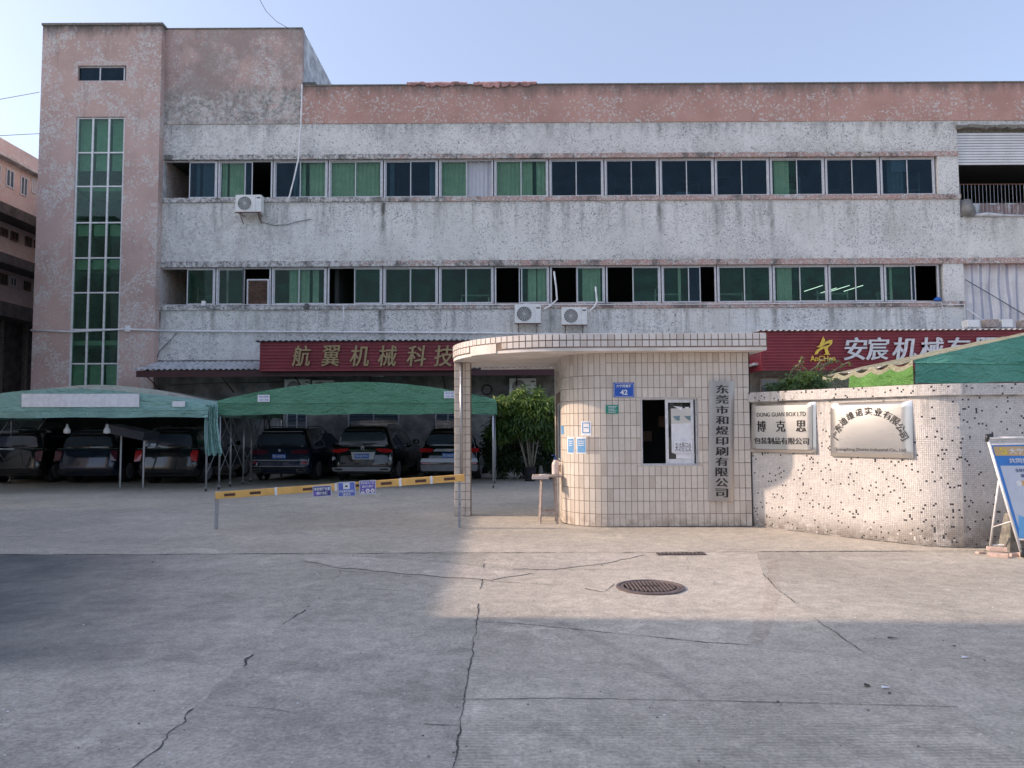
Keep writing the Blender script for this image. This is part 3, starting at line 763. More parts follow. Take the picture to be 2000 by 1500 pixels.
# window glazing
RP = random.Random(77)
def window(x0, x1, z0, z1, spec, y=FY+.10, name='window'):
    """spec: (left, right) of each sash: g glass green, b blue glass, o open, c curtain behind, with flags"""
    w = MB(); t = .045
    w.box(x0, x1, y, y+.09, z0, z0+t); w.box(x0, x1, y, y+.09, z1-t, z1); w.box(x0, x0+.062, y, y+.09, z0+t, z1-t); w.box(x1-.062, x1, y, y+.09, z0+t, z1-t)
    wo = w.build(name, MT['alu'], fac, bevel=.006, seg=1)
    a, b = x0+.062, x1-.062; mid = (a+b)/2
    for side, sp in enumerate(spec):
        L, Rr = (a, mid+.03) if side == 0 else (mid-.03, b)
        kind = sp[0]; yo = y+.015 if side == 1 else y+.05
        if kind == 'o':
            # slid behind the other sash, showing a bit when a fraction is given
            fr = sp[1] if len(sp) > 1 and isinstance(sp[1], float) else 0.
            if fr:
                other = mid-.03 if side == 0 else mid+.03
                if side == 0: L2, R2 = mid - (mid-a)*fr, mid+.03
                else: L2, R2 = mid-.03, mid + (b-mid)*fr
                s = MB(); f = .035
                s.box(L2, L2+f, yo, yo+.03, z0+t, z1-t); s.box(R2-f, R2, yo, yo+.03, z0+t, z1-t)
                s.box(L2+f, R2-f, yo, yo+.03, z0+t, z0+t+f); s.box(L2+f, R2-f, yo, yo+.03, z1-t-f, z1-t)
                s.build('sash', MT['alu'], wo)
                MB().box(L2+f, R2-f, yo+.012, yo+.017, z0+t+f, z1-t-f).build('pane', MT['glass_b'], wo)
        else:
            s = MB(); f = .038
            s.box(L, L+f, yo, yo+.03, z0+t, z1-t); s.box(Rr-f, Rr, yo, yo+.03, z0+t, z1-t)
            s.box(L+f, Rr-f, yo, yo+.03, z0+t, z0+t+f); s.box(L+f, Rr-f, yo, yo+.03, z1-t-f, z1-t)
            s.build('sash', MT['alu'], wo, bevel=.004, seg=1)
            tl = Matrix.Rotation(RP.uniform(-.011, .011), 4, 'Z') @ Matrix.Rotation(RP.uniform(-.008, .008), 4, 'X')
            MB().cbox(((L+Rr)/2, yo+.015, (z0+z1)/2), (Rr-L-2*f, .005, z1-z0-2*t-2*f), 0, tl).build('pane', MT['glass_b' if kind == 'b' else 'glass_g'], wo)
        for q in sp[1:]:
            if isinstance(q, tuple):      # curtain from fraction to fraction, material
                fa, fb, cm = q; xa, xb = a+(b-a)*fa, a+(b-a)*fb
                n = max(2, int((xb-xa)/.035)); rr = random.Random(int((x0+fa)*100))
                ph = rr.uniform(0, 6); rows = []
                for zz in (z0+.02, (z0+z1)/2, z1+.02):
                    rows.append([(xa+(xb-xa)*i/n, y+.17+.022*math.sin(i*1.35+ph)+.01*math.sin(i*.37+ph+zz), zz) for i in range(n+1)])
                MB().grid(rows).build('curtain', MT[cm], wo, True)
    return wo
C, B_ = 'curtain', 'blind'
upper = [
 (('o', .001), ('b', (.60, .66, C), (.72, .98, C))), (('g', (.02, .12, C), (.16, .48, C)), ('o', .28)),
 (('b', (.34, .5, C)), ('g', (.5, .58, C), (.66, 1., C))), (('g', (0., .5, C)), ('g', (.5, 1., C))),
 (('b', (.08, .16, C)), ('b', (.86, 1., C))), (('g', (0., .5, C)), ('o', (.5, 1., B_))),
 (('g', (0., .5, C)), ('g', (.5, .72, C), (.80, 1., C))), (('b',), ('b',)), (('b',), ('b',)), (('b',), ('b',)), (('b',), ('b',)),
 (('g', (.07, .36, C)), ('b',)), (('b',), ('b',)), (('b', (.14, .45, C)), ('b',))]
lower = [
 (('o', .001), ('g',)), (('g',), ('o', .001)), (('g', (.28, .5, C)), ('g', (.5, .68, C), (.74, .86, C))), (('o', .001), ('g',)),
 (('g',), ('g',)), (('g',), ('g',)), (('o', .12), ('g', (.62, .78, C), (.80, .98, C))), (('o', .05), ('g', (.6, .95, C))),
 (('o', .02), ('g',)), (('g', (.3, .36, C)), ('o', .45)), (('g',), ('g',)), (('g', (.07, .36, C)), ('g',)),
 (('g',), ('g',)), (('g', (.10, .16, C)), ('o', .15))]
for i in range(14):
    x0 = MULL0 + i*PITCH + (.02 if i else 0); x1 = MULL0 + (i+1)*PITCH - .02
    window(x0, x1, zt['usill']+.004, zt['uhead']-.004, upper[i])
    s = .004
    window(x0, x1, zt['lsill']+.004, zt['lhead']-.004, lower[i])
# notice in the glass of the last upper window
a = at(1744, 310, FY); b = at(1777, 332, FY)
MB().box(a.x, b.x, FY+.20, FY+.205, b.z, a.z).build('notice', MT['white_paper'], fac)
# timber louvre in lower window 2
a = at(482, 545, FY); b = at(524, 596, FY)
lv = MB(); t = .05
lv.box(a.x, b.x, FY+.02, FY+.10, b.z, b.z+t); lv.box(a.x, b.x, FY+.02, FY+.10, a.z-t, a.z); lv.box(a.x, a.x+t, FY+.02, FY+.1, b.z+t, a.z-t); lv.box(b.x-t, b.x, FY+.02, FY+.1, b.z+t, a.z-t)
lo = lv.build('louvre_frame', MT['alu'], fac)
for k in range(6):
    z = b.z + t + (a.z-b.z-2*t)*(k+.5)/6
    MB().cbox(((a.x+b.x)/2, FY+.06, z), (b.x-a.x-2*t, .015, .15), 0, Matrix.Rotation(R(28), 4, 'X')).build('slat', MT['wood_dark'], lo)
# lit tubes inside the lower room
for px, py in ((1590,566),(1617,571),(1642,566),(1668,566)):
    p = at(px, py, 31.0); MB().tube([p+Vector((-.28,.35,0)), p+Vector((.22,-.35,.12))], .012, 6).build('tube_lamp', MT['tube_on'], fac)
# machine frames glimpsed behind the upper panes
rr = random.Random(5)
for px, py, w_, h_ in ((1105,345,60,50),(1160,345,62,60),(1225,360,50,22),(1335,365,60,18),(1430,360,60,30),(1550,350,50,26),(1660,350,36,28)):
    p = at(px, py, 30.2); s = 30.2/1444.4; w_ *= s; h_ *= s; m = MB(); r_ = .018
    m.tube([p+Vector((-w_/2,0,-h_)), p+Vector((-w_/2,0,h_/2))], r_, 4); m.tube([p+Vector((w_/2,0,-h_)), p+Vector((w_/2,0,h_/2))], r_, 4)
    m.tube([p+Vector((-w_/2,0,h_/2)), p+Vector((w_/2,0,h_/2))], r_, 4); m.tube([p+Vector((-w_/2,0,-h_/3)), p+Vector((w_/2,0,h_/4))], r_, 4)
    m.build('rack', MT['steel_pipe'], fac)

# shelves, drums and boxes standing inside near the glass
for row, (zf, span) in enumerate(((zt['usill'], range(14)), (zt['lsill'], range(14)))):
    for i in span:
        if RP.random() < .35: continue
        m = MB(); xx = MULL0+(i+RP.uniform(.15, .85))*PITCH; hh = RP.uniform(-.3, .75); w_ = RP.uniform(.25, .6)
        if RP.random() < .5: m.box(xx-w_/2, xx+w_/2, FY+.8, FY+1.2, zf-.99, zf+hh)
        else:
            for q in (-w_, w_): m.box(xx+q-.02, xx+q+.02, FY+1.0, FY+1.04, zf-.99, zf+hh+.5)
            for q in range(3): m.box(xx-w_, xx+w_, FY+1.0, FY+1.35, zf-.2+.35*q, zf-.17+.35*q)
        m.build('indoor_goods', MT[RP.choice(('side', 'card', 'cement_wall', 'pvc'))], fac)
# stair tower
TY = 27.65
twt = at(200, 50, TY).z
wx0, wx1 = at(141, 490, TY).x, at(237, 490, TY).x
sx0, sx1 = at(145, 143, TY).x, at(242, 143, TY).x
zs1, zs0 = at(193, 128, TY).z, at(193, 158, TY).z
zw1, zw0 = at(190, 228, TY).z, at(185, 772, TY).z
def tw(n, x0, x1, z0, z1): return MB().box(x0, x1, TY, TY+.3, z0, z1).build(n, MT['pink'], fac)
tw('tower_wall', XT0, wx0, 0, twt-.001); tw('tower_wall', wx1, XT1, 0, twt-.001)
tw('tower_wall', wx0+.001, wx1-.001, zs1, twt-.001); tw('tower_wall', wx0+.001, wx1-.001, zw1, zs0); tw('tower_wall', wx0+.001, wx1-.001, 0, zw0)
MB().box(XT0, XT0+.3, TY+.3, TY+6.5, 0, twt).build('tower_side_wall', MT['pink'], fac)
MB().box(XT1-.3, XT1, TY+.3, FY+6.5, 0, twt).build('tower_side_wall', MT['pink'], fac)
MB().box(XT0+.3, XT1-.3, TY+6.2, TY+6.5, 0, twt).build('tower_back_wall', MT['side'], fac)
MB().box(XT0-.04, XT1+.05, TY-.05, TY+6.5, twt, twt+.10).build('tower_coping', MT['cement'], fac, bevel=.02)
# small top window
w = MB(); t = .05; y = TY+.08
w.box(sx0, sx1, y, y+.08, zs0, zs0+t); w.box(sx0, sx1, y, y+.08, zs1-t, zs1); w.box(sx0, sx0+t, y, y+.08, zs0+t, zs1-t); w.box(sx1-t, sx1, y, y+.08, zs0+t, zs1-t); w.box((sx0+sx1)/2-t/2, (sx0+sx1)/2+t/2, y, y+.08, zs0+t, zs1-t)
wo = w.build('window', MT['alu'], fac)
for q0, q1 in ((sx0+t, (sx0+sx1)/2-t/2), ((sx0+sx1)/2+t/2, sx1-t)):
    MB().box(q0, q1, y+.03, y+.036, zs0+t, zs1-t).build('pane', MT['glass_b'], wo)
# tall glazing: 3 columns, rows
rows = [at(190, p, TY).z for p in (228, 297, 363, 434, 503, 571, 643, 710, 772)]
colx = [wx0 + (wx1-wx0)*k/3 for k in range(4)]
m = MB(); y = TY+.05; t = .035
for k, x in enumerate(colx):
    xx = min(max(x, wx0+t), wx1-t); m.box(xx-t, xx+t, y, y+.07, zw0, zw1)
cw = m.build('glazing_frame', MT['alu_w'], fac)
for z in rows:
    zz = min(z, zw1-t)
    for k in range(3): MB().box(colx[k]+(t*2 if k == 0 else t)+.001, colx[k+1]-(t*2 if k == 2 else t)-.001, y+.008, y+.062, zz-.026, zz+.026).build('transom', MT['alu_w'], cw)
for k in range(3):
    for a, b in zip(rows[:-1], rows[1:]):
        MB().box(colx[k]+(t*2 if k == 0 else t)+.002, colx[k+1]-(t*2 if k == 2 else t)-.002, y+.03, y+.036, b+.027, min(a, zw1-t)-.028).build('pane', MT['glass_t'], cw)
# inside the tower: landings and flights, pale wall
MB().box(XT0+.31, XT1-.31, TY+3.4, TY+3.5, 0, twt-.1).build('inner_wall', MT['mid_int'], fac)
for k in range(5):
    z = 1.9 + k*3.0
    MB().box(wx0-.5, wx1+.5, TY+.5, TY+1.5, z, z+.18).build('landing', MT['plaster'], fac)
    MB().quad((wx0-.4, TY+1.6, z), (wx0-.4, TY+2.6, z), (wx1+.4, TY+2.6, z+1.5), (wx1+.4, TY+1.6, z+1.5)).quad((wx0-.4, TY+1.6, z-.2), (wx1+.4, TY+1.6, z+1.3), (wx1+.4, TY+2.6, z+1.3), (wx0-.4, TY+2.6, z-.2)).build('stair_flight', MT['mid_int'], fac)
# pale blinds hung in the upper rows of the stair glazing
for (a, b, f) in ((rows[0], rows[1], 1.), (rows[1], rows[2], .5), (rows[3], rows[4], .35), (rows[4], rows[5], .3), (rows[7], rows[8], .8)):
    for k in range(3): MB().box(colx[k]+.05, colx[k+1]-.05, TY+.24, TY+.25, a-(a-b)*f, a-.03).build('blind', MT['curtain'], cw)

# loggia at the right: roller shutter, railing, sheets
zo1, zo0 = ZF(250), ZF(429)
# broken lintel edge
m = MB(); rr = random.Random(8); n = 34; top = []; 
for i in range(n+1):
    x = XP-.05 + (XE-XP)*i/n; top.append((x, zo1+rr.uniform(.0, .05), zo1-rr.uniform(.05, .16)))
for a, b in zip(top[:-1], top[1:]): m.prism([(a[0], a[2]), (b[0], b[2]), (b[0], b[1]), (a[0], a[1])], .2, 0, Matrix.Translation((0, FY-.055, 0)))
m.build('broken_lintel', MT['cement'], fac)
zs = ZF(325)
sh = MB().box(XP+.02, XE-.02, FY+.16, FY+.3, ZF(262), zo1).build('shutter_box', MT['cement'], fac)
n = 12; hh = (ZF(262)-zs)/n
sl = MB().box(XP+.03, XE-.03, FY+.10, FY+.125, -hh/2+.012, hh/2-.012).mesh('shutter_slat', MT['shutter'])
for k in range(n):
    o = link('shutter_slat', sl, fac, (0, 0, 0)); o.location = (0, -FY, zs+hh*(k+.5)); 
MB().box(XP+.03, XE-.03, FY+.13, FY+.15, zs, ZF(262)).build('shutter_back', MT['ac_dark'], fac)
# railing
zr1, zr0 = ZF(362), ZF(424)
MB().box(XP+.03, XE-.03, FY+.10, FY+.13, zr1-.03, zr1).build('railing_rail', MT['rust'], fac)
rb = MB().tube([(0,0,0), (0,0,zr1-.03-zr0)], .008, 5).mesh('railing_bar', MT['steel_pipe'])
x = XP+.1
while x < XE-.2:
    link('railing_bar', rb, fac, (x, .115, zr0)); x += .145
# striped sheets stacked behind the railing foot
rows = []; nn = 150
for z in (ZF(400)-.0, ZF(428)): rows.append([(XP+.9+(XE-XP-1)*i/nn, FY+.19+.03*math.sin(i*1.9)-(.04 if z < ZF(410) else 0), z+.03*math.sin(i*.35)) for i in range(nn+1)])
MB().grid(rows).build('striped_sheet', MT['striped'], fac, True)
MB().box(XP+.2, XE-.3, FY+.25, FY+.9, ZF(427), ZF(398)).build('stacked_goods', MT['side'], fac)
m = MB(); m.lathe([(.02, .75), (.2, .7), (.32, .4), (.36, .02), (.3, 0)], (XP+.32, FY+.2, ZF(428)), 12); m.build('sack', MT['cement_wall'], fac, True)
m = MB().tube([(XP+.1, FY-.02, ZF(427)), (XP+1., FY-.04, ZF(424)), (XP+1.6, FY-.03, ZF(426)), (XP+3.2, FY-.03, ZF(427.5))], [.03, .09, .05, .02], 7); m.build('folded_tarp', MT['side'], fac, True)
# striped curtain over the lower opening
rows = []; nn = 90
for k in range(9):
    z = ZF(514) + (ZF(642)-ZF(514))*k/8
    rows.append([(XP2+.02+(XE-XP2-.05)*i/nn, FY+.10+.04*math.sin(i*.9+k*.3)+.03*math.sin(i*.31+k*.8)-.03*math.cos(k), z) for i in range(nn+1)])
MB().grid(rows).build('striped_curtain', MT['striped'], fac, True)

# ground-floor barred windows behind the cars
for px0, px1 in ((560,600), (680,780), (850,900), (1120,1200), (300,360)):
    a = at(px0, 806, FY); b = at(px1, 850, FY)
    m = MB(); t = .05; y = FY-.03
    m.box(a.x, b.x, y, y+.025, b.z, b.z+t); m.box(a.x, b.x, y, y+.025, a.z-t, a.z); m.box(a.x, a.x+t, y, y+.025, b.z, a.z); m.box(b.x-t, b.x, y, y+.025, b.z, a.z); m.box((a.x+b.x)/2-.02, (a.x+b.x)/2+.02, y+.002, y+.024, b.z+t, a.z-t)
    w = m.build('window', MT['alu'], fac)
    MB().box(a.x+t, b.x-t, FY-.012, FY-.006, b.z+t, a.z-t).build('pane', MT['carglass'], w)
    for k in range(6):
        z = b.z+.06+(a.z-b.z-.12)*(k+.5)/6; MB().tube([(a.x, y-.05, z), (b.x, y-.05, z)], .009, 5).build('bar', MT['steel_pipe'], w)

# ------------------------------------------------------------------ neighbour building at the left
LX = -22.0
nb = empty('neighbour_building', (LX, 34, 0), 'pink and white three storey block behind the stair tower, with dark ledges', 'building')
def LZ(py, px=0): return atx(px, py, LX).z
zL = dict(top=LZ(268), eave=LZ(303), w1=LZ(410), d1=LZ(442), w2=LZ(505), d2=LZ(533), w3=LZ(597), d3=LZ(625))
def lw(n, z0, z1, mat, x0=LX, d=.3): return MB().box(LX-.3, x0, 24.5, 50, z0, z1).build(n, MT[mat], nb)
lw('parapet', zL['eave']+.002, zL['top'], 'pink_far')
lw('eave', zL['eave']-.12, zL['eave'], 'side', LX+.35)
lw('wall', zL['w1'], zL['eave']-.122, 'pink_far')
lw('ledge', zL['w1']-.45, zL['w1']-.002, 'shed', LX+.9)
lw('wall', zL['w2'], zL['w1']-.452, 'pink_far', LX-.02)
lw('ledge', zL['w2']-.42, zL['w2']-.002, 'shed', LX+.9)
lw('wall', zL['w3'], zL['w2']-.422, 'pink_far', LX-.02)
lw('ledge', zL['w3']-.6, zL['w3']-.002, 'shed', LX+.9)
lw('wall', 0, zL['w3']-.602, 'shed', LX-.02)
MB().box(-34, LX-.3, 24.5, 50, 0, zL['top']-.6).build('body', MT['pink_far'], nb)
for (pa, pb, ya, yb, nm) in ((-16,1,318,356,0),(10.6,26.6,331,367,1),(39,53,345,383,1),(61,71,348,378,2),(1,15,446,462,3),(21,35,453,471,3),(49,61,463,481,3),(67,75,470,486,3),(0,14,535,556,3),(19,32,541,560,1),(47,59,550,568,3)):
    c = (pa+pb)/2; p0 = atx(pa, (ya+yb)/2, LX); p1 = atx(pb, (ya+yb)/2, LX); z1 = atx(c, ya, LX).z; z0 = atx(c, yb, LX).z
    y0, y1 = p0.y, p1.y; m = MB(); t = .06; x = LX+.04
    m.box(LX-.05, x, y0, y1, z0, z0+t); m.box(LX-.05, x, y0, y1, z1-t, z1); m.box(LX-.05, x, y0, y0+t, z0+t, z1-t); m.box(LX-.05, x, y1-t, y1, z0+t, z1-t); m.box(LX-.05, x, (y0+y1)/2-.03, (y0+y1)/2+.03, z0+t, z1-t)
    w = m.build('window', MT['alu' if nm != 3 else 'wood_dark'], nb)
    MB().box(LX-.01, LX+.015, y0+t, y1-t, z0+t, z1-t).build('pane', MT['awning' if nm == 2 else 'opp_glass'], w)
for k in range(5):
    y = 31.5+k*1.6; MB().box(LX-.02, LX+.12, y, y+.18, 0, zL['w3']-.61).build('pilaster', MT['cement'], nb)

# unseen blocks added beyond the left edge to throw shade over yard and street
def plain_block(name, x0, x1, y0, y1, h, label, face, mat='opp', floors=3, bay=3.2):
    r_ = empty(name, ((x0+x1)/2, (y0+y1)/2, 0), label, 'building')
    MB().box(x0, x1, y0, y1, 0, h).build('wall', MT[mat], r_)
    MB().box(x0-.15, x1+.15, y0-.15, y1+.15, h, h+.25).build('coping', MT['cement'], r_)
    fh = h/floors
    for f in range(floors):
        z0, z1 = f*fh+fh*.35, f*fh+fh*.8
        if face == 'X':
            n = int((y1-y0)/bay)
            for k in range(n):
                y = y0+(k+.5)*(y1-y0)/n; w = MB().box(x1, x1+.05, y-.8, y+.8, z0, z1).build('window', MT['alu'], r_)
                MB().box(x1+.051, x1+.06, y-.73, y-.03, z0+.07, z1-.07).build('pane', MT['opp_glass'], w); MB().box(x1+.051, x1+.06, y+.03, y+.73, z0+.07, z1-.07).build('pane', MT['opp_glass'], w)
        else:
            n = int((x1-x0)/bay)
            for k in range(n):
                x = x0+(k+.5)*(x1-x0)/n; w = MB().box(x-.8, x+.8, y1, y1+.05, z0, z1).build('window', MT['alu'], r_)
                MB().box(x-.73, x-.03, y1+.051, y1+.06, z0+.07, z1-.07).build('pane', MT['opp_glass'], w); MB().box(x+.03, x+.73, y1+.051, y1+.06, z0+.07, z1-.07).build('pane', MT['opp_glass'], w)
    return r_
plain_block('shade_block_road', -19, -12, -2.5, 7.2, 9.5, 'tall plain unseen block added beyond the left edge to shade the road', 'X')
plain_block('shade_block_gate', -14, -11.1, 7.21, 15.4, 5.0, 'low plain unseen block added to shade the left part of the gateway', 'X', floors=1)
plain_block('shade_block_yard', -24, -17.2, 15.6, 24, 10.6, 'mid height plain unseen block added to shade the yard behind the gateway', 'X')
plain_block('opposite_building', -20, 24, -48, -36, 7.0, 'long plain block across the street, seen only mirrored in glass', 'Y')

# ------------------------------------------------------------------ guard booth
BZ = 2.88
bo = empty('guard_booth', (2.4, 13.6, 0), 'cream tiled guard booth with rounded corner and curved flat canopy', 'guard booth')
XB0, XB1, YB0, YB1, RB = .87, 3.96, 12.30, 15.0, .75
def arcpts(cx, cy, r, a0, a1, n): return [Vector((cx+r*math.cos(a0+(a1-a0)*i/n), cy+r*math.sin(a0+(a1-a0)*i/n), 0)) for i in range(n+1)]
wall_path = [Vector((XB0, YB1, 0))] + [p for p in arcpts(XB0+RB, YB0+RB, RB, math.pi, 1.5*math.pi, 18)] + [Vector((XB1, YB0, 0)), Vector((XB1, YB1, 0))]
p = at(1252, 778, YB0); q = at(1364, 908, YB0); wx_0, wx_1, wz0, wz1 = p.x, q.x, q.z, p.z
sy0, sy1, sz0, sz1 = 13.25, 14.7, 1.02, 2.12   # window in the left side
GR = .006   # tile thickness
def wall_seg(m, a, b, z0, z1, t=.14):
    d = (b-a).normalized(); nrm = Vector((-d.y, d.x, 0))   # inwards
    A, B, Cc, D = a, b, b+nrm*t, a+nrm*t
    lo = [Vector((v.x, v.y, z0)) for v in (A, B, Cc, D)]; hi = [Vector((v.x, v.y, z1)) for v in (A, B, Cc, D)]
    m.quad(*lo[::-1]); m.quad(*hi)
    for i in range(4): j = (i+1) % 4; m.quad(lo[i], lo[j], hi[j], hi[i])
m = MB()
for a, b in zip(wall_path[:-1], wall_path[1:]):
    if abs(a.x-XB0) < 1e-4 and abs(b.x-XB0) < 1e-4:
        y1, y0 = a.y, b.y
        for (ya, yb, za, zb) in ((y1, sy1, 0, BZ), (sy1, sy0, 0, sz0), (sy1, sy0, sz1, BZ), (sy0, y0, 0, BZ)):
            wall_seg(m, Vector((XB0, ya, 0)), Vector((XB0, yb, 0)), za, zb)
    elif abs(a.y-YB0) < 1e-4 and abs(b.y-YB0) < 1e-4:
        for (xa, xb, za, zb) in ((a.x, wx_0, 0, BZ), (wx_0, wx_1, 0, wz0), (wx_0, wx_1, wz1, BZ), (wx_1, b.x, 0, BZ)):
            wall_seg(m, Vector((xa, YB0, 0)), Vector((xb, YB0, 0)), za, zb)
    else: wall_seg(m, a, b, 0, BZ)
m.build('wall', MT['grout'], bo)
MB().box(XB0+.15, XB1-.15, YB1-.14, YB1, 0, BZ).build('back_wall', MT['mid_int'], bo)
MB().box(XB0+.3, XB1-.16, YB1-.9, YB1-.88, 0, BZ-.01).build('inner_wall', MT['dark_int'], bo)
MB().box(XB0+.9, XB1-.16, YB0+.16, YB1-.2, .002, .02).build('floor', MT['dark_int'], bo)
# tiles: one shared mesh, laid along the wall path
PW, PH = .0992, .2085
def tile_mesh(w, h, t, name, mat, bev=.003):
    m = MB(); x, z = w/2, h/2; b = bev
    n = [(-x,0,-z),(x,0,-z),(x,0,z),(-x,0,z)]; f = [(-x+b,-t,-z+b),(x-b,-t,-z+b),(x-b,-t,z-b),(-x+b,-t,z-b)]
    m.quad(*f)
    for i in range(4): j = (i+1) % 4; m.quad(n[i], n[j], f[j], f[i])
    return m.mesh(name, mat)
tm = tile_mesh(PW-.0055, PH-.006, GR, 'tile', MT['tile'])
def walk(path, pitch, start=0.):
    out = []; s = start + pitch/2; acc = 0
    for a, b in zip(path[:-1], path[1:]):
        L = (b-a).length; d = (b-a)/L
        while s <= acc+L:
            out.append((a + d*(s-acc), math.atan2(d.y, d.x), s)); s += pitch
        acc += L
    return out
rt = random.Random(21)
pos_tiles = []
front = [wall_path[i] for i in range(len(wall_path)-1)]
# smooth normal on the arc: recompute the angle from the centre
for (pt, ang, s) in walk(front, PW):
    c = Vector((XB0+RB, YB0+RB, 0))
    if pt.x < c.x-1e-4 and pt.y < c.y-1e-4:
        v = (pt-c).normalized(); pt = c+v*(RB*1.0008); ang = math.atan2(v.y, v.x)+math.pi/2
    for r_ in range(14):
        z = .004+PH*(r_+.5); hz = PH
        key = 0 if pt.y < YB0+.001 else (pt.y-YB0)
        a0, a1, b0, b1 = pt.x-PW/2, pt.x+PW/2, z-PH/2, min(z+PH/2, BZ)
        if abs(pt.y-YB0) < .002 and pt.x > c.x:     # tiles cut to fit round the window
            ox0, ox1, oz0, oz1 = wx_0-.012, wx_1+.012, wz0-.014, wz1+.014
            if a1 > ox0 and a0 < ox1 and b1 > oz0 and b0 < oz1:
                rects = []
                if b0 < oz0: rects.append((a0, a1, b0, oz0))
                if b1 > oz1: rects.append((a0, a1, oz1, b1))
                if a0 < ox0: rects.append((a0, ox0, max(b0, oz0), min(b1, oz1)))
                if a1 > ox1: rects.append((ox1, a1, max(b0, oz0), min(b1, oz1)))
                for (q0, q1, r0, r1) in rects:
                    if q1-q0 > .015 and r1-r0 > .02: pos_tiles.append((key, Vector(((q0+q1)/2, pt.y, 0)), ang, (r0+r1)/2, (q1-q0)/PW, (r1-r0)/PH))
                continue
        sx_, sz_, p2 = 1., (b1-b0)/PH, pt.copy(); z = (b0+b1)/2
        if sz_ < .15: continue
        if pt.y > c.y and sy0-.05 < pt.y < sy1+.05 and sz0-.1 < z < sz1+.1: continue
        pos_tiles.append((key, p2, ang, z, sx_, sz_))
pos_tiles.sort(key=lambda t: t[0])
extra = MB()
for i, (k, pt, ang, z, sx_, sz_) in enumerate(pos_tiles):
    M = Matrix.Translation((pt.x, pt.y, z)) @ Matrix.Rotation(ang + rt.uniform(-.014, .014), 4, 'Z') @ Matrix.Rotation(rt.uniform(-.010, .010), 4, 'Y')
    if i < 300:
        o = link('tile', tm, bo); L = wm(bo).inverted() @ M; o.location = L.to_translation(); o.rotation_euler = L.to_euler(); o.scale = (sx_, 1, sz_)
    else:
        n = len(extra.v); extra.v += [tuple(M @ v.co) for v in tm.vertices]
        for pl in tm.polygons: extra.f.append(tuple(n+a for a in pl.vertices)); extra.m.append(0)
o = extra.build('side_tiles', MT['tile'], bo); tag(o, kind='stuff')
# cut tiles round the window (thin closing strips of cement)
m = MB(); e = .010
m.box(wx_0-e, wx_1+e, YB0-.004, YB0+.02, wz1, wz1+.012); m.box(wx_0-e, wx_1+e, YB0-.004, YB0+.02, wz0-.012, wz0); m.box(wx_0-e, wx_0, YB0-.004, YB0+.02, wz0, wz1); m.box(wx_1, wx_1+e, YB0-.004, YB0+.02, wz0, wz1)
m.build('window_surround', MT['plaster'], bo)
# booth window: frame, one sash slid to the right half, papers stuck to the pane
y = YB0+.03; t = .022
m = MB(); m.box(wx_0, wx_1, y, y+.09, wz0, wz0+t); m.box(wx_0, wx_1, y, y+.09, wz1-t, wz1); m.box(wx_0, wx_0+t, y, y+.09, wz0+t, wz1-t); m.box(wx_1-t, wx_1, y, y+.09, wz0+t, wz1-t)
bw = m.build('window', MT['alu_w'], bo)
xm = at(1300, 840, y).x; f = .05
m = MB(); m.box(xm, xm+f, y+.01, y+.035, wz0+t, wz1-t); m.box(wx_1-t-.03-f, wx_1-t-.03, y+.01, y+.035, wz0+t, wz1-t); m.box(xm+f, wx_1-t-.03-f, y+.01, y+.035, wz0+t, wz0+t+.075); m.box(xm+f, wx_1-t-.03-f, y+.01, y+.035, wz1-t-.05, wz1-t)
m.build('sash', MT['alu_w'], bw, bevel=.004, seg=1)
gx0, gx1, gz0, gz1 = xm+f, wx_1-t-.03-f, wz0+t+.075, wz1-t-.05
MB().box(gx0, gx1, y+.02, y+.025, gz0, gz1).build('pane', MT['glass_c'], bw)
def paper(pts, yy, nm='paper', mt='white_paper', par=None):
    m = MB(); Y_ = yy
    m.prism([(at(px, py, Y_).x, at(px, py, Y_).z) for px, py in pts], .0015, 0, Matrix.Translation((0, Y_, 0)))
    return m.build(nm, MT[mt], par, fix=True)
YP = y+.018
for k, (pl, mt) in enumerate([([(1311,828),(1352,826),(1354,850),(1349,897),(1312,884)], 'white_paper'), ([(1310,798),(1353,797),(1354,826),(1311,828)], 'curtain'), ([(1315,793),(1333,795),(1331,802)], 'white_paper'), ([(1338,795),(1346,795),(1340,811)], 'white_paper'), ([(1314,813),(1328,812),(1327,822),(1320,820)], 'awning_under'), ([(1336,813),(1351,812),(1350,822),(1344,820)], 'awning_under'), ([(1320,886),(1357,886),(1356,896),(1321,896)], 'white_paper')]):
    paper(pl, YP-.002*(k % 3)-.002*(k > 3), 'pasted_paper', {'awning_under': 'print_teal'}.get(mt, mt), bw)
notice = paper([(1316,861),(1352,860),(1352,884),(1317,885)], y-.002, 'registration_notice', 'white_paper', bw)
a = at(1334.5, 873, y-.003); letters('来访登记处', (a.x, a.y, a.z), .27, .15, MT['letter_k'], bw, .0008, bold=-.004)
# brown notes seen inside on the inner wall
for pl in ([(1254,842),(1273,842),(1273,862),(1255,862)], [(1286,813),(1299,813),(1299,834),(1286,834)]):
    m = MB(); Y_ = YB0+1.2
    a = at(*pl[0], Y_); b = at(*pl[2], Y_); m.box(a.x, b.x, Y_, Y_+.01, b.z, a.z); m.build('card_note', MT['card'], bo)
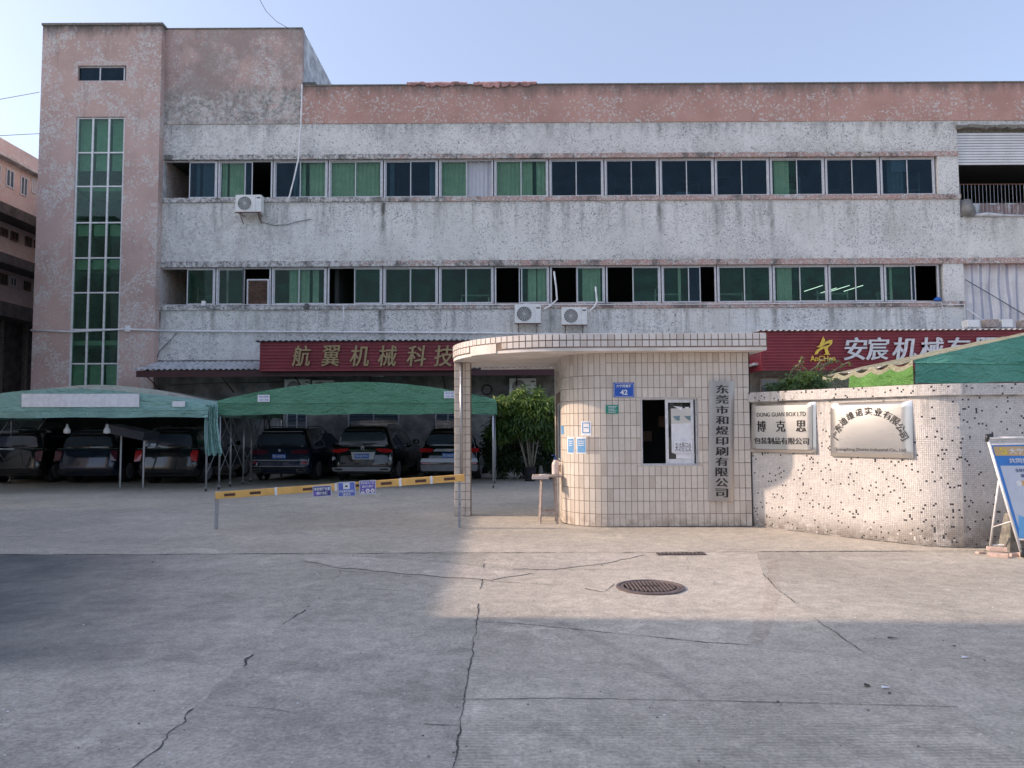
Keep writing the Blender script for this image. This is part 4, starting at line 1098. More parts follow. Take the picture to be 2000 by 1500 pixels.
# left side window
m = MB(); x = XB0+.03; t = .04
m.box(x, x+.08, sy0, sy1, sz0, sz0+t); m.box(x, x+.08, sy0, sy1, sz1-t, sz1); m.box(x, x+.08, sy0, sy0+t, sz0+t, sz1-t); m.box(x, x+.08, sy1-t, sy1, sz0+t, sz1-t); m.box(x, x+.08, (sy0+sy1)/2-.02, (sy0+sy1)/2+.02, sz0+t, sz1-t)
sw = m.build('side_window', MT['alu_w'], bo)
MB().box(x+.03, x+.036, sy0+t, sy1-t, sz0+t, sz1-t).build('pane', MT['glass_b'], sw)
MB().box(XB0-.06, XB0+.1, sy0-.04, sy1+.04, sz0-.045, sz0-.002).build('sill', MT['plaster'], bo)
# canopy slab with fascia tiles
CX, CY, CRD, CYF, CYB, CXR = .95, 14.0, 2.05, 11.95, 15.1, 4.14
cp = [Vector((CX-CRD, CYB, 0))] + arcpts(CX, CY, CRD, math.pi, 1.5*math.pi, 30) + [Vector((CXR, CYF, 0))]
def outline_prism(m, pts, z0, z1, mi=0):
    n = len(m.v); k = len(pts)
    m.v += [(p.x, p.y, z0) for p in pts] + [(p.x, p.y, z1) for p in pts]
    m.f.append(tuple(n+i for i in reversed(range(k)))); m.m.append(mi)
    m.f.append(tuple(n+k+i for i in range(k))); m.m.append(mi)
    for i in range(k): j = (i+1) % k; m.f.append((n+i, n+j, n+k+j, n+k+i)); m.m.append(mi)
def inset(pts, d):
    c = Vector((2.0, 14.6, 0)); out = []
    for p in pts:
        v = (c-p); out.append(p + v.normalized()*d)
    return out
full = cp + [Vector((CXR, CYB, 0))]
m = MB(); outline_prism(m, full, BZ+.002, 3.12); m.build('canopy_slab', MT['plaster'], bo, fix=True)
fz = .112
m = MB()
for a, b in zip(cp[:-1], cp[1:]):
    d = (b-a).normalized(); o_ = Vector((d.y, -d.x, 0))*.008
    m.quad(Vector((a.x, a.y, BZ+.055))+o_, Vector((b.x, b.y, BZ+.055))+o_, Vector((b.x, b.y, 3.14))+o_, Vector((a.x, a.y, 3.14))+o_)
m.quad((CXR+.004, CYF-.008, BZ+.055), (CXR+.004, CYB, BZ+.055), (CXR+.004, CYB, 3.14), (CXR+.004, CYF-.008, 3.14))
m.build('fascia_bed', MT['grout'], bo)
fm = tile_mesh(fz-.012, fz-.014, .008, 'fascia_tile', MT['tile_f'])
for (pt, ang, s) in walk(cp, fz):
    d = Vector((math.cos(ang), math.sin(ang), 0)); o_ = Vector((d.y, -d.x, 0))*.0085
    for r_ in range(2):
        # bare plaster where tiles have come off near the curve
        px = 1000+FPX*pt.x/pt.y
        if r_ == 0 and 915 < px < 975 and pt.y < CY: continue
        z = BZ+.06+fz*(r_+.5)+.004
        o = link('fascia_tile', fm, bo); L = wm(bo).inverted() @ (Matrix.Translation((pt.x+o_.x, pt.y+o_.y, z)) @ Matrix.Rotation(ang+rt.uniform(-.01, .01), 4, 'Z')); o.location = L.to_translation(); o.rotation_euler = L.to_euler()
m = MB(); pp = [q for q in cp if q.y < CY-.2 and 915 < 1000+FPX*q.x/q.y < 978]
for a, b in zip(pp[:-1], pp[1:]):
    d = (b-a).normalized(); o_ = Vector((d.y, -d.x, 0))*.014
    m.quad(Vector((a.x, a.y, BZ+.01))+o_, Vector((b.x, b.y, BZ+.01))+o_, Vector((b.x, b.y, BZ+.17))+o_, Vector((a.x, a.y, BZ+.165))+o_)
m.build('bare_plaster', MT['plaster'], bo)
m = MB(); outline_prism(m, inset(full, .02), 3.141, 3.16); m.build('canopy_top', MT['cement'], bo, fix=True)
MB().tube([(XB0-1.5, YB1+.02, BZ-.03), (XB0, YB1-.02, BZ-.03)], .02, 6).build('lamp_batten', MT['pvc'], bo)
# column
colc = empty('canopy_column', (-1.0, 14.1, 0), 'square cream tiled column under the curved end of the canopy', 'column')
cx0, cx1, cy0, cy1 = at(888, 850, 13.95).x, at(919, 850, 13.95).x, 13.95, 14.25
MB().box(cx0, cx1, cy0, cy1, 0, BZ).build('core', MT['grout'], colc)
ctm = tile_mesh(.0985, .143, .006, 'tile', MT['tile'])
ctw = (cx1-cx0)/3
for k in range(3):
    for r_ in range(19):
        z = .004+.1512*(r_+.5)
        o = link('tile', ctm, colc); L = wm(colc).inverted() @ Matrix.Translation((cx0+ctw*(k+.5), cy0-.0003, z)); o.location = L.to_translation(); o.rotation_euler = (0, 0, rt.uniform(-.01, .01)); o.scale.x = ctw/.107
for k in range(3):
    for r_ in range(19):
        z = .004+.1512*(r_+.5)
        o = link('tile', ctm, colc); L = wm(colc).inverted() @ Matrix.Translation((cx0-.0003, cy0+.1*(k+.5), z)); o.location = L.to_translation(); o.rotation_euler = (0, 0, -math.pi/2)
# drain pipe on the column and rest post for the boom
MB().tube([(at(901, 800, 13.86).x, 13.86, .78), (at(901, 800, 13.86).x, 13.86, BZ)], .032, 10).build('column_pipe', MT['steel_pipe'], None, True)
tag(bpy.data.objects['column_pipe'], 'grey steel pipe running up the face of the tiled column', 'pipe')

# ------------------------------------------------------------------ mosaic boundary wall
mw = empty('mosaic_wall', (5, 11, 0), 'white mosaic boundary wall with scattered black tesserae beside the booth', 'wall')
A = Vector((XB1+.004, YB0+.03, 0)); Bp = Vector((5.72, 10.10, 0)); Dp = Vector((13.0, 9.95, 0))
d1 = (Bp-A).normalized()
cpath = [A] + [A.lerp(Bp, k/10) for k in range(1, 10)]
# rounded turn
P1 = Bp - d1*.30; P2 = Bp + Vector((.34, -.07, 0))
for k in range(9):
    t = k/8; cpath.append(P1.lerp(Bp, t).lerp(Bp.lerp(P2, t), t))
cpath = [p for i, p in enumerate(cpath) if not (0 < i < 10 and p.x > P1.x-.02)]
cpath.append(Dp)
def offset_path(path, d):
    out = []
    for i, p in enumerate(path):
        t = (path[min(i+1, len(path)-1)] - path[max(i-1, 0)]).normalized(); out.append(p + Vector((t.y, -t.x, 0))*d)
    return out
def ribbon_wall(path, back, z0, z1, name, mat, parent):
    f = path; b = offset_path(path, -back); m = MB()
    for i in range(len(f)-1):
        m.quad((f[i].x,f[i].y,z0),(f[i+1].x,f[i+1].y,z0),(f[i+1].x,f[i+1].y,z1),(f[i].x,f[i].y,z1))
        m.quad((b[i+1].x,b[i+1].y,z0),(b[i].x,b[i].y,z0),(b[i].x,b[i].y,z1),(b[i+1].x,b[i+1].y,z1))
        m.quad((f[i].x,f[i].y,z1),(f[i+1].x,f[i+1].y,z1),(b[i+1].x,b[i+1].y,z1),(b[i].x,b[i].y,z1))
        m.quad((b[i].x,b[i].y,z0),(b[i+1].x,b[i+1].y,z0),(f[i+1].x,f[i+1].y,z0),(f[i].x,f[i].y,z0))
    for j in (0, -1):
        m.quad((f[j].x,f[j].y,z0),(f[j].x,f[j].y,z1),(b[j].x,b[j].y,z1),(b[j].x,b[j].y,z0))
    return m.build(name, mat, parent)
ZC0, ZC1 = 2.05, 2.205
ribbon_wall(cpath, .22, 0, ZC0, 'wall_core', MT['mos_bed'], mw)
cop = offset_path(cpath, .06)
ribbon_wall(cop, .34, ZC0, ZC1, 'coping', MT['mos_bed'], mw)
def mosaic(path, z0, z1, pitch, name, size=.0222, seed=4, zmax_x=9.6):
    rnd = random.Random(seed); m = MB(); nz = int((z1-z0)/pitch); g = size/2; th = .003
    for (pt, ang, s) in walk(path, pitch):
        if pt.x > zmax_x: break
        dx, dy = math.cos(ang), math.sin(ang); nx, ny = dy, -dx
        for r_ in range(nz):
            if rnd.random() < .004 + (.06 if (r_ < 6 and rnd.random() < .5) else 0): continue
            z = z0 + pitch*(r_+.5); mi = 1 if rnd.random() < .036 else 0
            t = th*rnd.uniform(.7, 1.3); zz0, zz1 = z-g, z+g; n = len(m.v)
            X0, Y0, X1, Y1 = pt.x-dx*g, pt.y-dy*g, pt.x+dx*g, pt.y+dy*g
            k = .0012
            m.v += [(X0,Y0,zz0),(X1,Y1,zz0),(X1,Y1,zz1),(X0,Y0,zz1),
                    (X0+nx*t+dx*k,Y0+ny*t+dy*k,zz0+k),(X1+nx*t-dx*k,Y1+ny*t-dy*k,zz0+k),(X1+nx*t-dx*k,Y1+ny*t-dy*k,zz1-k),(X0+nx*t+dx*k,Y0+ny*t+dy*k,zz1-k)]
            for q in ((4,5,6,7),(0,1,5,4),(1,2,6,5),(2,3,7,6),(3,0,4,7)): m.f.append(tuple(n+a for a in q)); m.m.append(mi)
    o = m.build(name, [MT['mos_w'], MT['mos_k']], mw); tag(o, kind='stuff'); return o
mosaic(cpath, .01, ZC0-.005, .0252, 'mosaic_tesserae')
mosaic(cop, ZC0+.003, ZC1, .0252, 'coping_tesserae', seed=6)
m = MB(); f = cop; b = offset_path(cop, -.34)
for i in range(len(f)-1): m.quad((f[i].x,f[i].y,ZC1+.004),(f[i+1].x,f[i+1].y,ZC1+.004),(b[i+1].x,b[i+1].y,ZC1+.004),(b[i].x,b[i].y,ZC1+.004))
m.build('coping_cap', MT['tile_f'], mw)

# dirt gathered where the walls meet the pavement
def foot(path, d, seed):
    pp = offset_path(path, d); crack([Vector((p.x, p.y, 0)) for p in pp], .006, .040, seed, 0., .007, 'dirt_strip', .04)
foot(cpath[:-1]+[Vector((8.5, cpath[-1].y, 0))], .018, 71)
foot([p for p in wall_path[1:-1]], .016, 72)
# ------------------------------------------------------------------ lean-to awnings and shop signs
def corrugated_roof(name, x0, x1, ya, za, yb, zb, mat, pitch=.2, amp=.022, parent=None):
    n = int((x1-x0)/pitch*4); rows = []
    for y, z in ((ya, za), (yb, zb)):
        rows.append([(x0+(x1-x0)*i/n, y, z+amp*(1 if i % 4 in (1, 2) else -1)) for i in range(n+1)])
    m = MB(); m.grid(rows)
    rows2 = [[(p[0], p[1], p[2]-.012) for p in r_] for r_ in rows]; m.grid([rows2[1], rows2[0]])
    m.grid([rows2[0], rows[0]]); return m.build(name, mat, parent)
AY = 26.2
ax0 = at(262, 720, AY).x; ax1 = at(1462, 720, AY).x
za = at(700, 719, AY).z
aw = empty('lean_to_awning', ((ax0+ax1)/2, 27, 0), 'long grey corrugated awning with dark red edge above the parked cars', 'awning')
corrugated_roof('sheet', ax0, ax1, AY, za, FY-.01, za+.42, MT['awning'], parent=aw)
MB().box(ax0+.05, ax1, AY+.05, AY+.12, za-.28, za-.05).build('edge_purlin', MT['awning_under'], aw)
for k in range(9):
    x = ax0+.2+(ax1-ax0-.4)*k/8
    MB().tube([(x, AY+.1, za-.1), (x, FY-.01, za+.3)], .04, 4).build('rafter', MT['awning_under'], aw)
    MB().tube([(x, AY+.3, za-.12), (x, FY-.01, za-.75)], .025, 4).build('brace', MT['awning_under'], aw)

def rib_panel(x0, x1, y, z0, z1, pitch, amp, mat, name, parent):
    m = MB(); n = int((z1-z0)/pitch); rows = []
    for k in range(n):
        z = z0+(z1-z0)*k/n; h = (z1-z0)/n
        for q, d in ((0, 0), (.42, 0), (.55, amp), (.9, amp)): rows.append((z+h*q, y+d))
    rows.append((z1, y))
    m.grid([[(x0, yy, zz), (x1, yy, zz)] for zz, yy in rows]); return m.build(name, mat, parent)
def sign_board(name, px0, px1, py0, py1, Y, label, depth, x1=None):
    a = at(px0, (py0+py1)/2, Y); b = at(px1, (py0+py1)/2, Y); z1 = at((px0+px1)/2, py0, Y).z; z0 = at((px0+px1)/2, py1, Y).z
    r_ = empty(name, ((a.x+b.x)/2, Y, z0), label, 'shop sign')
    rib_panel(a.x, b.x, Y, z0, z1, .105, .035, MT['red'], 'sheet', r_)
    MB().box(a.x, b.x, Y+.04, Y+.07, z0, z1).build('back_sheet', MT['red'], r_)
    m = MB(); n = int((z1-z0)/.105)
    for k in range(n):
        h = (z1-z0)/n; z = z0+k*h; m.box(a.x-.001-(.03 if False else 0), a.x+.02, Y+.071, Y+depth, z, z+h*.6); m.box(a.x+.015, a.x+.03, Y+.071, Y+depth, z+h*.6, z+h)
    m.build('side_sheet', MT['red'], r_)
    corrugated_roof('cap_sheet', a.x-.12, b.x+.1, Y-.12, z1+.03, Y+depth, z1+.10, MT['awning'] if px0 > 1000 else MT['ac_dark'], .2, .02, r_)
    return r_, a.x, b.x, z0, z1
s1, a_, b_, z0_, z1_ = sign_board('shop_sign', 507, 914, 667, 724, 26.05, 'dark red corrugated sign board with dull gold characters above the green tent', 1.6)
for ch, px in zip('航翼机械科技', (589, 646, 702, 757, 813, 866)):
    p = at(px, 695, 26.0); letters(ch, (p.x, 26.02, p.z), .66, .74, MT['gold'], s1, .04, name='character', bold=.004, shear=.14, serif=.02)
m = MB(); p = at(678, 731, 26.0); q = at(746, 733, 26.0); m.tube([(p.x, 26.3, p.z), (q.x, 26.3, q.z)], .025, 6); o = m.build('sign_lamp', MT['ac'], s1)
s2, a_, b_, z0_, z1_ = sign_board('shop_sign', 1487, 2080, 646, 722, 26.0, 'dark red corrugated sign board with white characters and gold logo at the far right', 1.9)
for ch, px in zip('安宸机械有限', (1671, 1714, 1766, 1820, 1872, 1926)):
    p = at(px, 681, 25.95); letters(ch, (p.x, 25.98, p.z), .82, .80, MT['letter_w'], s2, .04, name='character', bold=.006, shear=.16, serif=.03)
p = at(1607, 700, 25.95); letters('AnCHen', (p.x, 25.98, p.z), .88, .20, MT['yellow'], s2, .03, name='logo_name', bold=.012)
# flame shaped logo A
def poly_logo(pts, Y, mat, name, par, th=.05):
    m = MB(); cx, cy = 1607, 676
    m.prism([(at(cx+x, cy+y, Y).x, at(cx+x, cy+y, Y).z) for x, y in pts], th, 0, Matrix.Translation((0, Y-th, 0)))
    me = m.mesh(name, mat, False, True); b = bmesh.new(); b.from_mesh(me); bmesh.ops.triangulate(b, faces=[f for f in b.faces if len(f.verts) > 4]); b.to_mesh(me); b.free()
    o = link(name, me, par); me.transform(wm(par).inverted()); return o
LYY = 25.98
poly_logo([(0,-18),(4,-10),(-2,-4),(-9,4),(-6,-4)], LYY, MT['yellow'], 'logo_stroke', s2)
poly_logo([(-13,2),(-2,-5),(10,-11),(18,-12),(17,-4),(11,1),(13,-6),(4,-3),(-6,3)], LYY-.003, MT['yellow'], 'logo_stroke', s2)
poly_logo([(-14,9),(-4,2),(8,-1),(13,-3),(9,4),(1,5),(-7,9),(-12,16),(-17,17)], LYY-.006, MT['yellow'], 'logo_stroke', s2)
poly_logo([(2,5),(8,4),(11,14),(14,17),(1,17),(5,14)], LYY-.009, MT['yellow'], 'logo_stroke', s2)
MB().box(at(1460,740,27.2).x, at(1487,740,27.2).x, 26.4, 27.2, at(1470,716,27).z, at(1470,711,27).z).build('roof_stub', MT['awning'], aw)
# dark window below sign 2
for (px0, px1) in ((1484, 1522), (1530, 1570)):
    a = at(px0, 738, FY-.05); b = at(px1, 765, FY-.05); m = MB(); t = .05
    m.box(a.x, b.x, FY-.04, FY-.01, a.z-t, a.z); m.box(a.x, a.x+t, FY-.04, FY-.01, b.z, a.z-t); m.box(b.x-t, b.x, FY-.04, FY-.01, b.z, a.z-t)
    w = m.build('window', MT['wood'], fac); MB().box(a.x+t, b.x-t, FY-.03, FY-.02, b.z, a.z-t).build('pane', MT['carglass'], w)
# boxes on top of the right sign
for i, (px0, px1, py0, py1, mt, lb) in enumerate([(1884,1907,626,637,'ac','white box standing leftmost on the roof of the right sign'), (1922,1945,625,637,'wood','brown crate between the white boxes on the right sign roof'), (1950,1972,625,637,'ac','white box standing beside the brown crate on the sign roof'), (1990,2010,626,638,'wood','brown crate at the picture edge on the sign roof')]):
    a = at(px0, py0, 27.3); b = at(px1, py1+3, 27.3)
    o = MB().box(a.x, b.x, 27.1, 27.5, b.z, a.z).build('storage_box', MT[mt], None, bevel=.01); tag(o, lb, 'box')

# ------------------------------------------------------------------ air conditioners
def ac_unit(px, py, Y, w, h, label, bracket=True, group='outdoor air conditioner units'):
    p = at(px, py, Y); r_ = empty('air_conditioner', (p.x, Y+.16, p.z-h/2), label, 'air conditioner', group)
    x, z = p.x, p.z; d = .32
    MB().box(x-w/2, x+w/2, Y, Y+d, z-h/2, z+h/2).build('casing', MT['ac'], r_, bevel=.015)
    cx_ = x-w*.14; rr_ = h*.42
    m = MB(); m.lathe([(rr_, 0), (rr_, .012), (rr_-.02, .014), (rr_-.02, 0.002)], (0,0,0), 28, 0, False); me = m.mesh('fan_ring', MT['ac'], True)
    me.transform(Matrix.Translation((cx_, Y-.001, z)) @ Matrix.Rotation(R(90), 4, 'X')); me.transform(wm(r_).inverted()); link('fan_ring', me, r_)
    MB().cyl((cx_, Y-.003, z), rr_-.018, .006, 28, axis='Y').build('fan_recess', MT['ac_dark'], r_)
    m = MB()
    for k in range(1, 6): 
        q = (rr_-.02)*k/6; pts = [(cx_+q*math.cos(a*math.pi/10), Y-.008, z+q*math.sin(a*math.pi/10)) for a in range(21)]; m.tube(pts, .004, 3, cap=False)
    for k in range(8):
        a = k*math.pi/8; m.tube([(cx_-rr_*.93*math.cos(a), Y-.011, z-rr_*.93*math.sin(a)), (cx_+rr_*.93*math.cos(a), Y-.011, z+rr_*.93*math.sin(a))], .004, 3)
    m.build('fan_grille', MT['ac'], r_)
    for k in range(3):
        a = k*2.094+.4; MB().cbox((cx_+rr_*.4*math.cos(a), Y-.0075, z+rr_*.4*math.sin(a)), (rr_*.75, .003, rr_*.3), 0, Matrix.Rotation(-a, 4, 'Y')).build('fan_blade', MT['ac_dark'], r_)
    MB().box(x+w*.27, x+w*.275, Y-.002, Y+.01, z-h/2+.02, z+h/2-.02).build('panel_seam', MT['ac_dark'], r_)
    MB().box(x+w*.32, x+w*.46, Y-.003, Y+.01, z+h*.28, z+h*.36).build('badge', MT['ac_dark'], r_)
    if bracket:
        m = MB(); zz = z-h/2-.02
        for s in (-1, 1): 
            m.tube([(x+s*w*.35, Y-.02, zz), (x+s*w*.35, Y+.5, zz)], .018, 4); m.tube([(x+s*w*.35, Y+.02, zz), (x+s*w*.35, Y+.48, zz-.3)], .014, 4)
        m.tube([(x-w*.5, Y, zz), (x+w*.5, Y, zz)], .02, 4); m.build('bracket', MT['rust'], r_)
    return r_
ac_unit(485, 397, FY-.50, .98, .66, 'white air conditioner unit below the open upper window')
ac_unit(1031, 613, FY-.50, .98, .70, 'white air conditioner unit under the lower windows, behind the canopy')
ac_unit(1122, 617, FY-.50, .94, .66, 'white air conditioner unit just right of another above the canopy')
ac_unit(580, 757, FY-.45, .95, .62, 'left unit of the two half hidden behind the green tent roof')
ac_unit(630, 758, FY-.45, .80, .60, 'right unit of the two half hidden behind the green tent roof')
ac_unit(1021, 756, FY-.45, 1.0, .66, 'shaded air conditioner unit behind the top of the leafy plant')

# ------------------------------------------------------------------ pipes, cables, wires
def pipe(name, pts, r_, mat, label, cat='pipe', seg=8):
    m = MB(); m.tube(pts, r_, seg); o = m.build(name, MT[mat], None, True); tag(o, label, cat); return o
def FP(l, Y=FY-.06): return [at(px, py, Y) for px, py in l]
pt_ = [at(60, 645, TY-.05), at(135, 648, TY-.05), at(240, 643, TY-.05), at(305, 645, TY-.05), at(309, 645.5, FY-.07)] + FP([(420,647),(560,648),(900,650),(1200,653),(1500,655)], FY-.07)
pipe('wall_conduit', pt_, .035, 'pvc', 'long white conduit running level across tower and facade')
a = at(249, 642, TY-.06); o = MB().box(a.x-.09, a.x+.09, TY-.10, TY-.001, a.z-.12, a.z+.12).build('junction_box', MT['pvc'], None, bevel=.01); tag(o, 'small pale junction box on the pink tower beside the conduit', 'junction box')
pipe('drain_pipe', FP([(590,165),(588,240),(583,310),(574,350),(565,385),(562,396)], FY-.14), .030, 'pvc', 'thin white pipe hanging from parapet down across upper window', 'pipe')
pipe('thin_conduit', FP([(671,597),(671,648)], FY-.08), .014, 'pvc', 'thin vertical white conduit between lower ledge and long conduit')
pipe('ledge_conduit', FP([(520,596),(700,596),(1000,595),(1400,594),(1838,590),(1841,600),(1848,641)], FY-.08), .016, 'pvc', 'thin white conduit along the lower window ledge turning down at right')
pipe('ledge_conduit', FP([(1838,594),(1884,595),(1886,641)], FY-.09), .02, 'pvc', 'short white conduit bend on the right pier beside striped sheet')
pipe('ac_hose', FP([(1060,606),(1075,597),(1088,585),(1086,560),(1082,530)], FY-.10), .035, 'pvc', 'curved white hose rising from the first unit to its window', 'hose')
pipe('ac_hose', FP([(1146,612),(1160,600),(1166,590),(1163,560)], FY-.10), .035, 'pvc', 'curved white hose rising from the second unit to its window', 'hose')
pipe('ac_cable', FP([(505,420),(512,434),(535,440),(560,439),(580,433),(608,428)], FY-.05), .012, 'ac_dark', 'thin dark cable trailing right from the upper unit', 'cable')
pipe('slanted_cable', FP([(345,650),(330,668),(312,685),(300,715)], FY-.10), .016, 'ac_dark', 'dark cable slanting from conduit down to the awning corner', 'cable')
pipe('striped_cable', FP([(1885,546),(1940,578),(2060,650)], FY-.05), .018, 'ac_dark', 'dark cable slanting across the striped curtain', 'cable')
pipe('curtain_pipe', FP([(1888,602),(1915,622),(1940,634),(1990,640)], FY-.06), .022, 'pvc', 'white pipe sagging at the foot of the striped curtain', 'pipe')
pipe('shade_cable', FP([(330,752),(420,748),(560,746)], FY-.04), .014, 'ac_dark', 'thin cable on the shaded wall beneath the awning', 'cable')
pipe('overhead_wire', [at(503,-8,18), at(520,22,19), at(540,42,20), at(565,56,21.5), at(588,60,FY)], .008, 'ac_dark', 'thin overhead wire curving to the roof corner', 'wire', 4)
pipe('overhead_wire', [at(-60,200,24), at(0,194,26), at(77,180,TY)], .010, 'ac_dark', 'upper thin wire leading left from the stair tower', 'wire', 4)
pipe('overhead_wire', [at(-60,272,24), at(0,265,26), at(77,261,TY)], .010, 'ac_dark', 'lower thin wire leading left from the stair tower', 'wire', 4)
m = MB(); c = at(951, 761, FY-.1)
for k in range(3): m.tube([(c.x+(.17+.012*k)*math.cos(a*.314), FY-.08-.02*k, c.z+(.17+.01*k)*math.sin(a*.314)) for a in range(21)], .014, 5, cap=False)
o = m.build('cable_coil', MT['black'], None, True); tag(o, 'small black cable coil hanging on the shaded wall', 'cable coil')
for px, py, lb in ((398, 593, 'small grey box on the ledge below the dark pane'), (599, 598, 'small dark box on the ledge right of the louvre')):
    a = at(px, py, FY-.1); o = MB().box(a.x-.07, a.x+.07, FY-.16, FY-.062, a.z-.09, a.z+.1).build('ledge_box', MT['ac' if px < 500 else 'ac_dark'], None, bevel=.01); tag(o, lb, 'junction box')
a = at(1832, 583, FY-.05); m = MB(); m.lathe([(.02,.0),(.13,.01),(.16,.06),(.10,.13),(.03,.17)], (a.x, FY-.02, zt['lsill']+.002), 9); o = m.build('plastic_bag', MT['bag_blue'], None, True); tag(o, 'crumpled blue plastic bag on the sill of the open end window', 'bag')
# red cloth scraps along the parapet
rr = random.Random(12)
for (x0p, x1p, dr, lb) in ((795, 912, .16, 'faded red cloth strip draped on the parapet, left scrap'), (925, 1048, .20, 'torn red cloth draped on the parapet, right scrap')):
    rows = [[], [], []]; n = 26; zz = ZF(165)+.03
    for i in range(n+1):
        px = x0p+(x1p-x0p)*i/n; x = at(px, 168, FY).x; w_ = rr.uniform(-.04, .04)
        rows[0].append((x, FY-.02, zz+.05+rr.uniform(0, .05))); rows[1].append((x+w_, FY-.09-rr.uniform(0, .03), zz-.01)); rows[2].append((x+w_, FY-.08, zz-dr*rr.uniform(.2, 1.2)*(.4+.6*math.sin(math.pi*i/n))))
    o = MB().grid(rows[::-1]).build('cloth_scrap', MT['red_cloth'], None, True); tag(o, lb, 'cloth')
a = at(604, 163, FY); o = MB().box(a.x-.25, a.x+.25, FY+.0, FY+.3, ZF(165)+.052, ZF(165)+.14).build('roof_fitting', MT['ac_dark'], None, bevel=.01); tag(o, 'small dark fitting on the parapet where the hanging pipe starts', 'roof fitting')

# ------------------------------------------------------------------ tents
def tent(name, X0, X1, Y0, Y1, z_eave, z_peak, drop, mat, label, legs=True, roof=None, expo=1.9, sides=True, gable=True, skew=0., valance_mat=None, seed=1, group='push-pull tents over the parking bays'):
    r_ = empty(name, ((X0+X1)/2, Y0, 0), label, 'tent', group)
    n = 26; rnd = random.Random(seed); XM = (X0+X1)/2
    def arch(t, k=0):   # t 0..1
        u = 2*t-1; return z_eave + (z_peak-z_eave)*(1-abs(u)**expo)
    ny = 9; rows = []
    for j in range(ny):
        y = Y0+(Y1-Y0)*j/(ny-1); sag = -.05*abs(math.sin(j*math.pi/2)) if j % 2 else 0
        rows.append([(X0+(X1-X0)*i/n, y, arch(i/n)+sag+rnd.uniform(-.008, .008)) for i in range(n+1)])
    m = MB(); m.grid(rows); m.grid([[(p[0], p[1], p[2]-.01) for p in q] for q in rows[::-1]]); m.build('roof_cover', MT[roof or mat], r_, True)
    def front(y, nm):
        top = [(X0+(X1-X0)*i/n, y, arch(i/n)+.004) for i in range(n+1)]
        mid = [(X0+(X1-X0)*i/n, y-.02-.015*math.sin(i*.9), z_eave-.06-.022*abs(math.sin(i*math.pi/13))) for i in range(n+1)]
        inn = [(X0+(X1-X0)*i/n, y-.015*math.sin(i*1.3), (z_eave-.06+arch(i/n))/2) for i in range(n+1)]; inn = [(p[0], p[1]+rnd.uniform(-.02, .02), p[2]) for p in inn]
        m = MB(); m.grid([mid, inn, top]); m.build(nm, MT[mat], r_, True)
        low = [(X0+(X1-X0)*i/n, y-.012+.035*math.sin(i*1.7+seed)+rnd.uniform(-.012, .012), z_eave-.06-drop*(1+.05*math.sin(i*.8)+rnd.uniform(-.03, .03))) for i in range(n+1)]
        mid2 = [(p[0], p[1]-.012, p[2]-.002) for p in mid]
        m = MB(); m.grid([low, mid2]); m.build('valance', MT[valance_mat or mat], r_, True)
        MB().tube([(p[0], p[1]-.018, p[2]) for p in mid], .012, 5, cap=False).build('hem_rope', MT[valance_mat or mat], r_)
    if gable: front(Y0, 'gable')
    for X, s in (((X0, -1),) if sides else ()) + ((X1, 1),):
        hi = [(X, Y0+(Y1-Y0)*j/20, z_eave) for j in range(21)]; lo = [(X+s*.03*math.sin(j*1.3), Y0+(Y1-Y0)*j/20, z_eave-.06-drop) for j in range(21)]
        MB().grid([lo, hi]).build('side_valance', MT[mat], r_, True)
    if legs:
        nb_ = 4
        for X in (X0+.06, X1-.06):
            for j in range(nb_):
                y = Y0+.06+(Y1-Y0-.12)*j/(nb_-1)
                l = MB().tube([(X, y, .10), (X, y, z_eave-.02)], .028, 8).build('leg', MT['steel_pipe'], r_, True)
                MB().cyl((X, y, .052), .05, .035, 14, axis='X').build('wheel', MT['blackplastic'], l, 30)
                MB().box(X-.03, X+.03, y-.03, y+.03, .06, .12).build('fork', MT['steel_pipe'], l)
            for j in range(nb_-1):
                ya, yb = Y0+.06+(Y1-Y0-.12)*j/(nb_-1), Y0+.06+(Y1-Y0-.12)*(j+1)/(nb_-1)
                MB().tube([(X+.02, ya, .5), (X+.02, yb, z_eave-.15)], .014, 6).build('scissor_bar', MT['steel_pipe'], r_); MB().tube([(X-.02, yb, .5), (X-.02, ya, z_eave-.15)], .014, 6).build('scissor_bar', MT['steel_pipe'], r_)
        for j in range(nb_):
            y = Y0+.06+(Y1-Y0-.12)*j/(nb_-1)
            MB().tube([(X0+(X1-X0)*i/14, y, arch(i/14)-.04) for i in range(15)], .02, 6).build('bow', MT['steel_pipe'], r_, True)
    return r_
T1Y = 20.4
a = at(425, 781, T1Y); b = at(967, 782, T1Y); zp = at(700, 746, T1Y).z
tent('green_tent', a.x, b.x, T1Y, 26.0, (a.z+b.z)/2, zp, .33, 'tent_g', 'green arched tent over the three parked cars, in the middle of the yard', seed=2)
for px, py, w_, h_, lb in ((515, 778, .33, .19, 'small pale label on the left slope of the middle green tent'), (880, 771, .36, .19, 'small pale label on the right slope of the middle green tent')):
    p = at(px, py, T1Y-.04); o = MB().box(p.x-w_/2, p.x+w_/2, T1Y-.045, T1Y-.041, p.z-h_/2, p.z+h_/2).build('tent_label', MT['white_paper'], None); tag(o, lb, 'label')
    for r_ in range(2):
        letters('仓储 大排档' if r_ else '推拉雨棚', (p.x, T1Y-.046, p.z+.045-.09*r_), w_*.8, .055, MT['violet_blue'], o, .0006)
T2Y = 19.8
a = at(408, 797, T2Y); b = at(-150, 797, T2Y); zp = at(130, 759, T2Y).z
tent('teal_tent', b.x, a.x, T2Y, 25.0, at(300, 796, T2Y).z, zp, .20, 'tent_t', 'pale teal tent with white paper banner at the left edge of the yard', seed=5)
